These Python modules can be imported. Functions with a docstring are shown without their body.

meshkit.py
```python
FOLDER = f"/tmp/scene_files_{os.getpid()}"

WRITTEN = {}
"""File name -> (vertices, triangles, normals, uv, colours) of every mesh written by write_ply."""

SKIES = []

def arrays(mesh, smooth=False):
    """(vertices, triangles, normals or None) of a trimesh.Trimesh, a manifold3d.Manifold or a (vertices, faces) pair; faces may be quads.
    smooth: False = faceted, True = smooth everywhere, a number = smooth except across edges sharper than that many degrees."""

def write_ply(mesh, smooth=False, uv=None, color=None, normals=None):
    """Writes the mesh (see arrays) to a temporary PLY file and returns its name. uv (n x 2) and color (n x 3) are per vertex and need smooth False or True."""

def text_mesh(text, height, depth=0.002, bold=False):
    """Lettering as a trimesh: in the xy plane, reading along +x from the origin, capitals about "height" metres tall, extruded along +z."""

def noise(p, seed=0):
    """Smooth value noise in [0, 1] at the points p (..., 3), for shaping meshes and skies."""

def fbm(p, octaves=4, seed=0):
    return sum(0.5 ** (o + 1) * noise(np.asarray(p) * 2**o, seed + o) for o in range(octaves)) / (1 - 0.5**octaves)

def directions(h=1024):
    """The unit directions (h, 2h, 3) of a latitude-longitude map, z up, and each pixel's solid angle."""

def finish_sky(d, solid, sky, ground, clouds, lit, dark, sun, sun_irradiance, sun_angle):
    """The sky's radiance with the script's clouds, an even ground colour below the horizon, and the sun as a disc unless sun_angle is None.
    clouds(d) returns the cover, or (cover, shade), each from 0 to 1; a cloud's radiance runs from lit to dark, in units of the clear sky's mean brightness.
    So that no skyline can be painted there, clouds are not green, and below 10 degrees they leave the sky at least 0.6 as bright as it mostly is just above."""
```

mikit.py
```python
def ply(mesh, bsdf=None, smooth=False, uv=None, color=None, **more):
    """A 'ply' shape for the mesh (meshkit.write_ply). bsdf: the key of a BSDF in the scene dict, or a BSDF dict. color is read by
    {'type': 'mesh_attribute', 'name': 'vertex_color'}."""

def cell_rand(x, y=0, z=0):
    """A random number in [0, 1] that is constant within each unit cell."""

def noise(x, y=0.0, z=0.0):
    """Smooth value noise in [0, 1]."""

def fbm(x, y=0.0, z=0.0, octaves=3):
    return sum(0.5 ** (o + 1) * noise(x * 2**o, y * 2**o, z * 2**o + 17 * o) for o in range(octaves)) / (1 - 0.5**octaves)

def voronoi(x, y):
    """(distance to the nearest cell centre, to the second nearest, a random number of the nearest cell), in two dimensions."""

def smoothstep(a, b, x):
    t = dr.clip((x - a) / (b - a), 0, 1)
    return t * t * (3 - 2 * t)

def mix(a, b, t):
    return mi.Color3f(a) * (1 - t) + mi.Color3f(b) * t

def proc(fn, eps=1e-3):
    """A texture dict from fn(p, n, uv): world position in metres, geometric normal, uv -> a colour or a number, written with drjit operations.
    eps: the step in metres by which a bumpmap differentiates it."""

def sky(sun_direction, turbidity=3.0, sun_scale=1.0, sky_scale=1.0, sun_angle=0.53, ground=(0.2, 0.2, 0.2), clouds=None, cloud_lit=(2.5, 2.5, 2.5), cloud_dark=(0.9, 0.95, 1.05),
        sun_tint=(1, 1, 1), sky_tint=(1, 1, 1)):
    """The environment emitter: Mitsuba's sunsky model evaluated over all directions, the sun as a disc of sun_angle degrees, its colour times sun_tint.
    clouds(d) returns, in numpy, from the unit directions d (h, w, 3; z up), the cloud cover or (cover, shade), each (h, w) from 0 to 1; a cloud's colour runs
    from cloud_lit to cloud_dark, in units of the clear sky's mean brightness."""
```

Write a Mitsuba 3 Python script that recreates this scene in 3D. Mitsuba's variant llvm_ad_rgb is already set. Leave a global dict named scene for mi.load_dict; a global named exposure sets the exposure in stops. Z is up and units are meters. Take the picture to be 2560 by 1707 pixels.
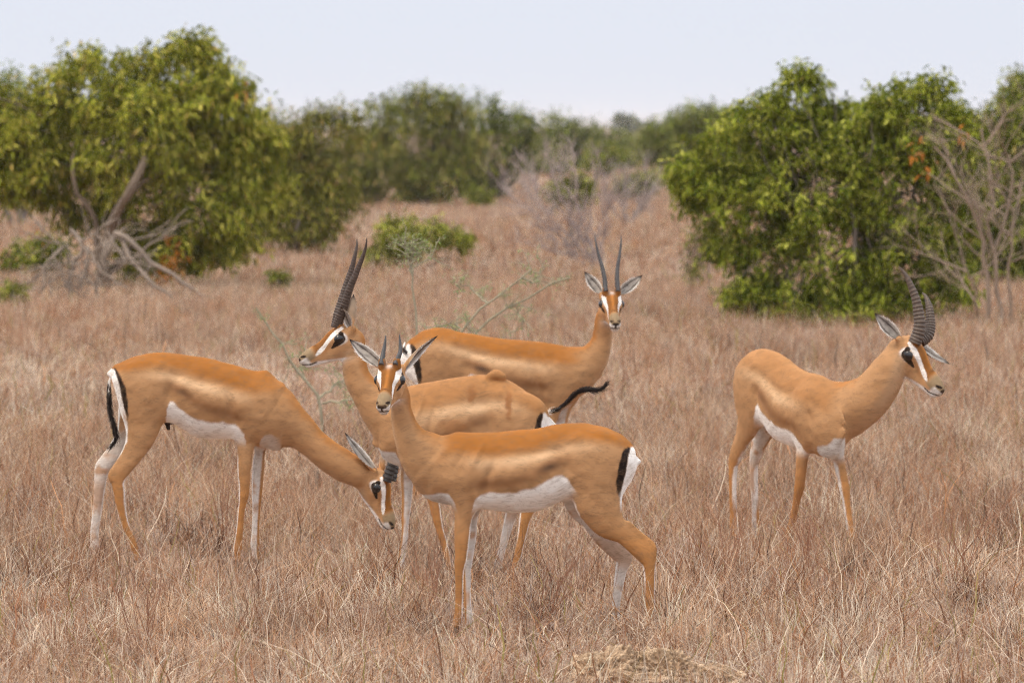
import math, random
import numpy as np
import mitsuba as mi
import drjit as dr
import mikit, meshkit
from mikit import proc
from scipy.ndimage import map_coordinates
T = mi.ScalarTransform4f

# ---------------------------------------------------------------- camera, sky, exposure
CAM_H = 2.1
PITCH = math.radians(1.682)
exposure = 2.3
scene = {}
labels = {}
scene['camera'] = {'type': 'thinlens', 'fov': 8.0, 'fov_axis': 'x', 'near_clip': 0.5, 'far_clip': 9000.0,
                   'aperture_radius': 0.0145, 'focus_distance': 31.2,
                   'to_world': T().look_at(origin=[0, 0, CAM_H], target=[0, math.cos(PITCH), CAM_H - math.sin(PITCH)], up=[0, 0, 1])}
SUN = (-0.45, -0.30, 0.95)
# an even overcast: brighter overhead than at the horizon, as cloud cover is
def overcast(d):
    return np.ones(d.shape[:2]), np.clip(1.0 - 0.95 * d[..., 2], 0, 1) - 0.10 * (meshkit.fbm(d * np.array([2.0, 2.0, 6.0]), 3, seed=4) - 0.5)
scene['sky'] = mikit.sky(SUN, turbidity=4, sun_scale=0.26, sun_angle=20, ground=(0.30, 0.22, 0.16), clouds=overcast,
                         cloud_lit=(3.6, 3.68, 3.85), cloud_dark=(1.30, 1.38, 1.56), sun_tint=(1.0, 0.96, 0.9))

# ---------------------------------------------------------------- materials
VC = {'type': 'mesh_attribute', 'name': 'vertex_color'}
def rgb(*c): return {'type': 'rgb', 'value': list(c)}
scene['grass_mat'] = {'type': 'principledthin', 'base_color': VC, 'roughness': 0.7, 'spec_trans': 0.0, 'diff_trans': 0.7, 'eta': 1.35}
scene['leaf_mat'] = {'type': 'principledthin', 'base_color': VC, 'roughness': 0.55, 'spec_trans': 0.0, 'diff_trans': 0.5, 'eta': 1.4}
scene['bark_mat'] = {'type': 'twosided', 'bsdf': {'type': 'diffuse', 'reflectance': VC}}
def fur_bump(p, n, uv):
    q = p * 1.0
    return 0.0016 * mikit.fbm(q.x * 150, q.y * 150, q.z * 110, 2) + 0.003 * mikit.noise(q.x * 36, q.y * 36, q.z * 32)
def hair_mask(p, n, uv):
    w = mikit.fbm(p.x * 6, p.y * 6, p.z * 6, 2) * 2
    s = 0.5 * mikit.noise(p.x * 45 + w * 4, p.y * 90, p.z * 150 + w * 9) + 0.5 * mikit.noise(p.x * 110 + w * 5, p.y * 220, p.z * 300 + w * 14)
    m = mikit.fbm(p.x * 28, p.y * 28, p.z * 40, 3)
    return 0.34 * mikit.smoothstep(0.38, 0.80, s) * mikit.smoothstep(0.15, 0.65, m) + 0.12 * mikit.smoothstep(0.45, 0.7, m)
fur_in = {'type': 'principled', 'base_color': VC, 'roughness': 0.7, 'specular': 0.10}
scene['fur_mat'] = {'type': 'twosided', 'bsdf': {'type': 'bumpmap', 'arbitrary': proc(fur_bump, 1.5e-3), 'scale': 1.0,
                    'bsdf': {'type': 'blendbsdf', 'weight': proc(hair_mask), 'a': fur_in, 'b': {'type': 'diffuse', 'reflectance': rgb(.20, .12, .065)}}}}
scene['ear_mat'] = {'type': 'twosided', 'bsdf': {'type': 'principled', 'base_color': VC, 'roughness': 0.75, 'specular': 0.2}}
scene['horn_mat'] = {'type': 'twosided', 'bsdf': {'type': 'principled', 'base_color': VC, 'roughness': 0.5, 'specular': 0.4}}
scene['eye_mat'] = {'type': 'principled', 'base_color': rgb(0.012, 0.009, 0.008), 'roughness': 0.06, 'specular': 0.6}
def ground_col(p, n, uv):
    a = mikit.fbm(p.x * 0.35, p.y * 0.35, 0, 3)
    b = mikit.fbm(p.x * 9, p.y * 9, 3, 3)
    c = mikit.fbm(p.x * 60, p.y * 60, 5, 2)
    t = dr.clip(0.45 * a + 0.55 * b, 0, 1)
    col = mikit.mix((0.18, 0.112, 0.08), (0.34, 0.235, 0.185), mikit.smoothstep(0.25, 0.75, t))
    return col * (0.75 + 0.5 * c)
def ground_bump(p, n, uv):
    return 0.02 * mikit.fbm(p.x * 12, p.y * 12, 1, 3)
scene['ground_mat'] = {'type': 'twosided', 'bsdf': {'type': 'bumpmap', 'arbitrary': proc(ground_bump, 5e-3), 'scale': 1.0,
                       'bsdf': {'type': 'diffuse', 'reflectance': proc(ground_col)}}}
def mound_bump(p, n, uv):
    return 0.012 * mikit.fbm(p.x * 60, p.y * 60, p.z * 60, 3)
scene['mound_mat'] = {'type': 'twosided', 'bsdf': {'type': 'bumpmap', 'arbitrary': proc(mound_bump, 3e-3), 'scale': 1.0,
                      'bsdf': {'type': 'diffuse', 'reflectance': VC}}}

def unit(v):
    v = np.asarray(v, float); return v / np.linalg.norm(v)
def tag(key, label=None, cat=None, group=None, kind=None):
    d = {}
    if label: d['label'] = label
    if cat: d['category'] = cat
    if group: d['group'] = group
    if kind: d['kind'] = kind
    labels[key] = d

# world position of a ground point: image direction worked out once when measuring (x right, y away)
HY, FPX = 316.0, 18305.0
def ground_at(px, py):
    s = (py - HY) / CAM_H
    return (px - 1280.0) / s, FPX / s

# ---------------------------------------------------------------- the dusty air
scene['air'] = {'type': 'homogeneous', 'albedo': rgb(.96, .96, .97), 'sigma_t': 0.0001}
scene['camera']['medium'] = {'type': 'ref', 'id': 'air'}
scene['haze'] = {'type': 'cube', 'to_world': T().translate([0, 3500, 6]).scale([4100, 3650, 8]), 'bsdf': {'type': 'null'}, 'interior': {'type': 'ref', 'id': 'air'}}
tag('haze', kind='stuff')

# ---------------------------------------------------------------- terrain
def build_ground():
    ys = np.concatenate([np.linspace(-60, 20, 20), np.linspace(22, 260, 160), np.geomspace(270, 7000, 60)])
    xs = np.concatenate([-np.geomspace(40, 4000, 24)[::-1], np.linspace(-38, 38, 90), np.geomspace(40, 4000, 24)])
    X, Y = np.meshgrid(xs, ys)
    Z = ground_z(X, Y)
    v = np.stack([X, Y, Z], -1).reshape(-1, 3)
    n, m = len(ys), len(xs)
    i, j = np.meshgrid(np.arange(n - 1), np.arange(m - 1), indexing='ij')
    a = i * m + j
    f = np.stack([a, a + 1, a + m + 1, a + m], -1).reshape(-1, 4)
    scene['ground'] = mikit.ply((v, f), 'ground_mat', smooth=True)
    tag('ground', kind='structure')
def ground_z(x, y):
    x, y = np.asarray(x, float), np.asarray(y, float)
    p = np.stack([x * 0.18, y * 0.18, np.zeros_like(x)], -1)
    z = 0.05 * (meshkit.fbm(p, 3, seed=2) - 0.5)
    # the field stays level under the herd
    return z - 0.02
build_ground()

# ---------------------------------------------------------------- signed distance modelling of the animals
def catmull(P, n):
    P = np.asarray(P, float)
    Q = np.vstack([2 * P[0] - P[1], P, 2 * P[-1] - P[-2]])
    out = []
    for i in range(1, len(Q) - 2):
        for t in np.linspace(0, 1, n, endpoint=False):
            a, b, c, d = Q[i - 1], Q[i], Q[i + 1], Q[i + 2]
            out.append(0.5 * (2 * b + (c - a) * t + (2 * a - 5 * b + 4 * c - d) * t * t + (3 * b - a - 3 * c + d) * t ** 3))
    out.append(P[-1])
    return np.array(out)

class Chain:
    """Elliptic tube: stations (x, y, z, r_plane, r_side); e = the side direction."""
    def __init__(s, st, e, n=4):
        s.S = catmull(st, n); s.S[:, 3:] = np.maximum(s.S[:, 3:], 0.003); s.e = unit(e)
    def box(s):
        r = s.S[:, 3:].max(1)[:, None]
        return (s.S[:, :3] - r).min(0), (s.S[:, :3] + r).max(0)
    def segs(s):
        for a, b in zip(s.S[:-1], s.S[1:]):
            yield a, b
    def eval(s, P, want_t=False):
        best = np.full(P.shape[:-1], 1e3, np.float32); bt = np.zeros(P.shape[:-1], np.float32)
        for k, (a, b) in enumerate(s.segs()):
            d, h = seg_dist(P, a, b, s.e)
            if want_t:
                m = d < best; bt[m] = (k + h[m]) / (len(s.S) - 1)
            best = np.minimum(best, d)
        return (best, bt) if want_t else best

def seg_dist(P, a, b, e):
    ax = (b - a)[:3]; L2 = max(float(ax @ ax), 1e-10)
    q = P - a[:3].astype(np.float32)
    h = np.clip((q @ ax.astype(np.float32)) / L2, 0, 1)
    w = q - h[..., None] * ax.astype(np.float32)
    rn = a[3] + h * (b[3] - a[3]); ry = a[4] + h * (b[4] - a[4])
    wy = w @ e.astype(np.float32)
    wn2 = np.maximum((w * w).sum(-1) - wy * wy, 0)
    k0 = np.sqrt((wy / ry) ** 2 + wn2 / rn ** 2) + 1e-6
    g = np.sqrt((wy / ry ** 2) ** 2 + wn2 / rn ** 4) + 1e-4
    return k0 * (k0 - 1) / g, h

class Torso:
    """Loft of ovals along the body axis x; stations (x, top, bottom, half width); R turns body into world axes."""
    def __init__(s, st, R):
        st = np.asarray(st, float)
        x = st[:, 0]
        s.x0, s.x1 = x[0], x[-1]
        xs = np.linspace(s.x0, s.x1, 200)
        from scipy.interpolate import PchipInterpolator as PI
        s.xs = xs
        s.top, s.bot, s.hw = (PI(x, st[:, k])(xs) for k in (1, 2, 3))
        s.R = R
    def local(s, P): return P @ s.R.astype(np.float32)
    def box(s):
        lo = np.array([s.x0 - .03, -s.hw.max(), s.bot.min()]); hi = np.array([s.x1 + .03, s.hw.max(), s.top.max()])
        c = np.array([[x, y, z] for x in (lo[0], hi[0]) for y in (lo[1], hi[1]) for z in (lo[2], hi[2])]) @ s.R.T
        return c.min(0), c.max(0)
    def eval(s, P):
        q = s.local(P); x = np.clip(q[..., 0], s.x0, s.x1)
        t, b, w = (np.interp(x, s.xs, k).astype(np.float32) for k in (s.top, s.bot, s.hw))
        a, c = (t - b) / 2, (t + b) / 2
        zz = (q[..., 2] - c) / a
        w = w * (1 - 0.13 * np.clip(zz, -1, 1) - 0.06 * np.clip(zz, -1, 1) ** 2)
        y = q[..., 1]
        k0 = np.sqrt((y / w) ** 2 + zz * zz) + 1e-6
        g = np.sqrt((y / w ** 2) ** 2 + (zz / a) ** 2) + 1e-4
        d = k0 * (k0 - 1) / g
        dx = np.abs(q[..., 0] - x)
        return np.where(dx > 0, np.sqrt(np.maximum(d, 0) ** 2 + dx * dx) + np.minimum(d, 0), d)
    def uh(s, P):
        q = s.local(P); x = np.clip(q[..., 0], s.x0, s.x1)
        t, b = np.interp(x, s.xs, s.top), np.interp(x, s.xs, s.bot)
        return (q[..., 0] - s.x0) / (s.x1 - s.x0), (q[..., 2] - (t + b) / 2) / ((t - b) / 2), q[..., 1]

def smin(a, b, k):
    h = np.maximum(k - np.abs(a - b), 0) / k
    return np.minimum(a, b) - h * h * k * 0.25

def axis(lo, hi, flo, fhi, hc, hf):
    """Grid coordinates, fine between flo and fhi."""
    parts = []
    flo, fhi = max(lo, flo), min(hi, fhi)
    if flo > lo: parts.append(np.linspace(lo, flo, max(2, int((flo - lo) / hc)), endpoint=False))
    parts.append(np.linspace(flo, fhi, max(2, int((fhi - flo) / hf)), endpoint=False))
    if hi > fhi: parts.append(np.linspace(fhi, hi, max(2, int((hi - fhi) / hc))))
    return np.concatenate(parts)

def surface_nets(F, xs, ys, zs):
    S = F < 0
    nx, ny, nz = F.shape
    cnt = np.zeros((nx - 1, ny - 1, nz - 1), np.uint8)
    for i in (0, 1):
        for j in (0, 1):
            for k in (0, 1):
                cnt += S[i:nx - 1 + i, j:ny - 1 + j, k:nz - 1 + k]
    act = (cnt > 0) & (cnt < 8)
    I, J, K = np.nonzero(act)
    idx = np.full(act.shape, -1, np.int32); idx[I, J, K] = np.arange(len(I))
    acc = np.zeros((len(I), 3)); num = np.zeros(len(I))
    C = (xs, ys, zs)
    corners = [(a, b, c) for a in (0, 1) for b in (0, 1) for c in (0, 1)]
    for ca in corners:
        for d in range(3):
            if ca[d]: continue
            cb = list(ca); cb[d] = 1
            fa = F[I + ca[0], J + ca[1], K + ca[2]]; fb = F[I + cb[0], J + cb[1], K + cb[2]]
            m = (fa < 0) != (fb < 0)
            t = fa / np.where(m, fa - fb, 1)
            pa = np.stack([xs[I + ca[0]], ys[J + ca[1]], zs[K + ca[2]]], -1)
            pb = np.stack([xs[I + cb[0]], ys[J + cb[1]], zs[K + cb[2]]], -1)
            p = pa + (pb - pa) * t[:, None]
            acc[m] += p[m]; num[m] += 1
    V = acc / num[:, None]
    faces = []
    # x edges
    for d in range(3):
        A = np.moveaxis(S, d, 0); Id = np.moveaxis(idx, d, 0)
        e = A[:-1] != A[1:]
        e = e[:, 1:-1, 1:-1]
        a, b, c = np.nonzero(e)
        q = np.stack([Id[a, b, c], Id[a, b + 1, c], Id[a, b + 1, c + 1], Id[a, b, c + 1]], -1)
        inside = A[:-1, 1:-1, 1:-1][a, b, c]
        flip = inside if d != 1 else ~inside
        q[~flip] = q[~flip][:, ::-1]
        faces.append(q)
    f = np.vstack(faces)
    return V, f

def tri(f): return np.vstack([f[:, [0, 1, 2]], f[:, [0, 2, 3]]])

def smooth_mesh(V, f, it=4):
    from scipy.sparse import coo_matrix
    e = np.vstack([f[:, [0, 1]], f[:, [1, 2]], f[:, [2, 3]], f[:, [3, 0]]]); e = np.vstack([e, e[:, ::-1]])
    A = coo_matrix((np.ones(len(e)), (e[:, 0], e[:, 1])), shape=(len(V), len(V))).tocsr()
    A.data[:] = 1
    deg = np.asarray(A.sum(1)).ravel()[:, None]
    for k in range(it):
        for lam in (0.5, -0.53):
            V = V + lam * (A @ V / deg - V)
    return V

def vnormals(V, F3):
    n = np.zeros_like(V); c = np.cross(V[F3[:, 1]] - V[F3[:, 0]], V[F3[:, 2]] - V[F3[:, 0]])
    for k in range(3): np.add.at(n, F3[:, k], c)
    return n / np.maximum(np.linalg.norm(n, axis=1, keepdims=True), 1e-12)

def sm(a, b, x):
    t = np.clip((x - a) / (b - a), 0, 1); return t * t * (3 - 2 * t)
def lerp(a, b, t): return a + (np.asarray(b) - a) * np.asarray(t)[..., None]

ORANGE = np.array([.325, .122, .024]); TAN = np.array([.445, .243, .115]); BAND = np.array([.63, .41, .235])
BROWN = np.array([.175, .070, .026]); WHITE = np.array([.88, .84, .78]); BLACK = np.array([0.0158, 0.0101, 0.00792])
CREAM = np.array([0.533, 0.389, 0.259]); RUST = np.array([0.252, 0.0972, 0.0216]); DUN = np.array([0.288, 0.205, 0.119])
LEG = np.array([0.418, 0.191, 0.0648])

def torso_color(u, h, q, seed, style):
    """u: 0 rump .. 1 chest, h: -1 belly .. 1 spine."""
    n = meshkit.fbm(q * 9, 3, seed) - .5; n2 = meshkit.fbm(q * 30, 2, seed + 3) - .5
    hh = h + .10 * n
    c = np.broadcast_to(TAN, u.shape + (3,)).copy()
    saddle = np.interp(u, [0, .12, .25, .4, .5, .6, .72, .85, 1.0], [.60, .60, .58, .56, .53, .50, .43, .42, .5])
    band = np.interp(u, [.1, .25, .4, .6, .75, .85], [0, .5, .85, .85, .65, 0]) * np.clip(1 + 1.2 * n, .4, 1.2)
    c = lerp(c, BAND, band * np.exp(-((hh - (saddle - .23)) / .15) ** 2))
    fl = np.interp(u, [.30, .38, .5, .62, .74, .82], [0, .75, .7, .85, .9, 0])
    c = lerp(c, BROWN, fl * np.exp(-((hh - np.interp(u, [.3, .42, .5, .6, .7, .8], [.10, .04, -.12, -.24, -.28, -.40])) / .17) ** 2) * .9)
    spot = np.exp(-((u - .42) / .045) ** 2 - ((hh - .0) / .09) ** 2)
    c = lerp(c, BLACK * 3, style.get('spot', .7) * spot)
    c = lerp(c, ORANGE, sm(-.19, .17, hh - saddle) * style.get('saddle', 1.0))
    c = lerp(c, TAN * .88, np.exp(-((u - .84) / .06) ** 2 - ((hh + .15) / .35) ** 2) * .5)
    wl = np.interp(u, *style['wl']) if 'wl' in style else np.interp(u, [0, .25, .33, .357, .389, .441, .525, .598, .70, .745, .775, .80, .85, .875, .90, .94, 1.05], [-2, -1.2, -.45, -.28, -.26, -.33, -.40, -.49, -.50, -.60, -.80, -1.3, -1.3, -.85, -.66, -.62, -.60])
    c = lerp(c, lerp(WHITE, WHITE * .72, sm(.80, .9, u)), sm(-.05, .05, wl - h + .10 * n2))
    # chest patch keeps a tan front
    c = lerp(c, TAN, sm(.93, 1.0, u) * sm(-.75, -.45, h))
    rw = np.interp(h, [-1, -.55, -.1, .45, .75, .95], style.get('rumpw', [.076, .060, .044, .037, .028, .012]))
    c = lerp(c, WHITE, sm(.008, -.004, u - rw + .010 * n2) * sm(1.0, .9, h))
    sw = rw + np.interp(h, [-1.1, -.95, -.55, -.1, .45, .75], [.008, .018, .036, .044, .030, .014])
    st = sm(.004, -.004, u - sw + .014 * n2) * sm(-.002, .006, u - rw + .010 * n2) * sm(.80, .70, h) * sm(-1.25, -1.0, h)
    c = lerp(c, BLACK, st * style.get('stripe', 1.0))
    return c * (1 + .10 * n + .10 * n2)[..., None]

def head_color(f, y, u, q, seed):
    n = meshkit.fbm(q * 60, 2, seed) - .5
    c = np.broadcast_to(TAN * 1.04, f.shape + (3,)).copy()
    ay = np.abs(y)
    # pale cheeks and throat
    c = lerp(c, CREAM, sm(-.045, -.085, u) * .4)
    c = lerp(c, WHITE * .93, sm(.006, -.006, u - np.interp(f, [.05, .12, .18, .24, .30], [-.112, -.090, -.066, -.044, -.03])) * sm(.05, .10, f))
    # stripe centre line (profile height of the white brow stripe)
    sx = [.03, .066, .0907, .124, .148, .1815, .216, .25]; sy = [.036, .040, .037, .0285, .0177, .0, -.010, -.02]
    su = np.interp(f, sx, sy)
    above = u - su
    bridge = sm(.004, .009, above) * sm(.035, .055, f) * sm(.250, .215, f)
    c = lerp(c, lerp(np.broadcast_to(RUST, c.shape), RUST * 1.7, sm(.014, .0, ay)), bridge)
    c = lerp(c, WHITE * .9, np.exp(-((f - .075) / .016) ** 2 - (ay / .013) ** 2) * .7)
    c = lerp(c, BLACK * 2, np.exp(-((f - .212) / .009) ** 2 - (ay / .014) ** 2) * sm(.005, .015, u) * .75)
    wd = np.interp(f, [.05, .09, .15, .21, .235], [.006, .0090, .0092, .0105, .004])
    stripe = sm(.0015, -.0015, np.abs(above + .0015 * n) - wd) * sm(.055, .062, f) * sm(.24, .228, f)
    c = lerp(c, WHITE, stripe)
    # white round the eye
    ring = np.exp(-(np.maximum(np.hypot(f - .094, u + .004) - .026, 0) / .006) ** 2) * sm(.02, .03, ay)
    c = lerp(c, WHITE * .92, ring * sm(.0, .004, -above - wd) * sm(.135, .10, f) * sm(-.035, -.02, u) * .85)
    # black patch: tapering from above the eye to in front of it
    d1 = np.hypot((f - .100) / .0265, (u + .002) / .0225)
    d2 = np.hypot((f - .083) / .012, (u - .017) / .014)
    tt = np.clip((f - .105) / .045, 0, 1); d3 = np.abs(u - (-.004 - .016 * tt)) / (.021 * (1 - .8 * tt)); d3 = np.where((f > .105) & (f < .152), d3, 9)
    d = np.minimum(np.minimum(d1, d2), d3)
    c = lerp(c, BLACK, sm(1.08, .92, d) * sm(.018, .026, ay) * sm(-.004, .004, -above - .5 * wd))
    # brown streak below the stripe
    c = lerp(c, RUST * 1.2, np.exp(-((f - .178) / .03) ** 2 - ((u - su + .021) / .008) ** 2) * .55)
    # muzzle
    c = lerp(c, DUN, sm(.222, .252, f) * sm(-.03, -.02, u))
    c = lerp(c, WHITE * .82, sm(.266, .285, f - .15 * (u + .01)) * sm(.002, -.006, u))
    nl = np.hypot((f - .286) / .012, (u - .006) / .0065)
    nl = np.hypot((f - .287) / .0125, (u - .008 - .25 * (f - .287)) / .0062)
    c = lerp(c, BLACK, sm(1.15, .85, nl) * sm(.004, .010, ay))
    c = lerp(c, BLACK * 1.5, sm(.0055, .0035, ay) * sm(.296, .300, f) * sm(.008, .004, u) * sm(-.022, -.018, u))
    c = lerp(c, BLACK * 1.3, sm(.302, .306, f) * sm(.012, .008, u) * sm(-.006, -.001, u) * sm(.022, .018, ay))
    mu = np.interp(f, [.235, .274, .31], [-.046, -.041, -.022])
    c = lerp(c, BLACK * 1.5, sm(.0042, .0022, np.abs(u - mu)) * sm(.238, .248, f))
    return np.clip(c * (1 + .12 * n)[..., None], 0, 1)

def leg_color(t, n_out, n_fwd, z, hind, q, seed):
    n = meshkit.fbm(q * 22, 3, seed) - .5
    c = np.broadcast_to(TAN, t.shape + (3,)).copy()
    low = sm(.55, .30, z)
    c = lerp(c, LEG, low)
    c = lerp(c, LEG * .72, low * sm(.1, .35, n) * .7)
    c = lerp(c, lerp(np.broadcast_to(WHITE * .78, c.shape), LEG * 1.1, sm(.0, .3, n) * .7), sm(-.15, -.5, n_out + .5 * n) * sm(.70, .6, z) * (.9 if not hind else .8) * (sm(.62, .25, n_fwd) if not hind else sm(-1.2, -.9, n_fwd)))
    if hind:
        c = lerp(c, LEG, sm(.24, .30, z) * sm(.44, .36, z) * .55)
        c = lerp(c, WHITE * .9, sm(-.60, -.76, n_fwd + .3 * n) * sm(.50, .56, z) * sm(.86, .8, z))
        c = lerp(c, WHITE * .93, sm(.62, .85, n_fwd) * sm(.14, .25, z) * sm(.62, .5, z) * .85)
        c = lerp(c, WHITE * .9, sm(-.72, -.9, n_fwd) * sm(.32, .25, z) * .8)
    else:
        c = lerp(c, WHITE * .93, sm(-.68, -.88, n_fwd) * sm(.56, .5, z))
    c = lerp(c, BLACK * 2, sm(.034, .024, z))
    return c * (1 + .22 * n)[..., None]

def sweep(pts, rad, sides=12, ref=(0, 1, 0), flat=1.0, cap=True):
    """Tube along pts; returns verts, quads, (station index, angle)."""
    P = np.asarray(pts, float); n = len(P)
    t = np.gradient(P, axis=0); t /= np.linalg.norm(t, axis=1, keepdims=True) + 1e-12
    a = np.cross(np.broadcast_to(ref, t.shape), t); ln = np.linalg.norm(a, axis=1, keepdims=True)
    a = np.where(ln > 1e-3, a / np.maximum(ln, 1e-6), [1, 0, 0]); b = np.cross(t, a)
    ang = np.arange(sides) * 2 * np.pi / sides
    r = np.broadcast_to(rad, (n,))[:, None, None]
    V = P[:, None] + r * (np.cos(ang)[None, :, None] * a[:, None] + flat * np.sin(ang)[None, :, None] * b[:, None])
    i, j = np.meshgrid(np.arange(n - 1), np.arange(sides), indexing='ij'); k = (j + 1) % sides
    f = np.stack([i * sides + j, i * sides + k, (i + 1) * sides + k, (i + 1) * sides + j], -1).reshape(-1, 4)
    V = V.reshape(-1, 3)
    si = np.repeat(np.arange(n), sides); an = np.tile(ang, n)
    if cap:
        V = np.vstack([V, P[:1], P[-1:]]); m = n * sides
        j = np.arange(sides); k = (j + 1) % sides
        f = np.vstack([f, np.stack([k, j, j * 0 + m, j * 0 + m], -1), np.stack([(n - 1) * sides + j, (n - 1) * sides + k, j * 0 + m + 1, j * 0 + m + 1], -1)])
        si = np.append(si, [0, n - 1]); an = np.append(an, [0, 0])
    return V, f, si, an

def resample(P, n):
    C = catmull(P, 12); d = np.append(0, np.cumsum(np.linalg.norm(np.diff(C, axis=0)[:, :3], axis=1)))
    s = np.linspace(0, d[-1], n)
    return np.stack([np.interp(s, d, C[:, k]) for k in range(C.shape[1])], -1)

def add_part(key, V, f, bsdf, color, smooth=True, off=(0, 0, 0)):
    V = np.asarray(V) + np.asarray(off)
    color = np.clip(np.broadcast_to(color, V.shape), 0.003, .95)
    scene[key] = mikit.ply((V, f), bsdf, smooth=smooth, color=color)

def bone(st, y0, y1, R, flat, side):
    """leg stations (x, z, r) in the body frame -> chain stations in world axes; flat: side radius factors."""
    st = np.asarray(st, float); n = len(st)
    tt = np.clip((st[0, 1] - st[:, 1]) / (st[0, 1] - st[:, 1].min()), 0, 1)
    y = side * (y0 + (y1 - y0) * sm(0, .8, tt))
    ff = np.interp(tt, [0, .25, .5, .62, 1], flat)
    P = np.stack([st[:, 0], y, st[:, 1]], -1) @ R.T
    return np.column_stack([P, st[:, 2], st[:, 2] * ff])

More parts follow.
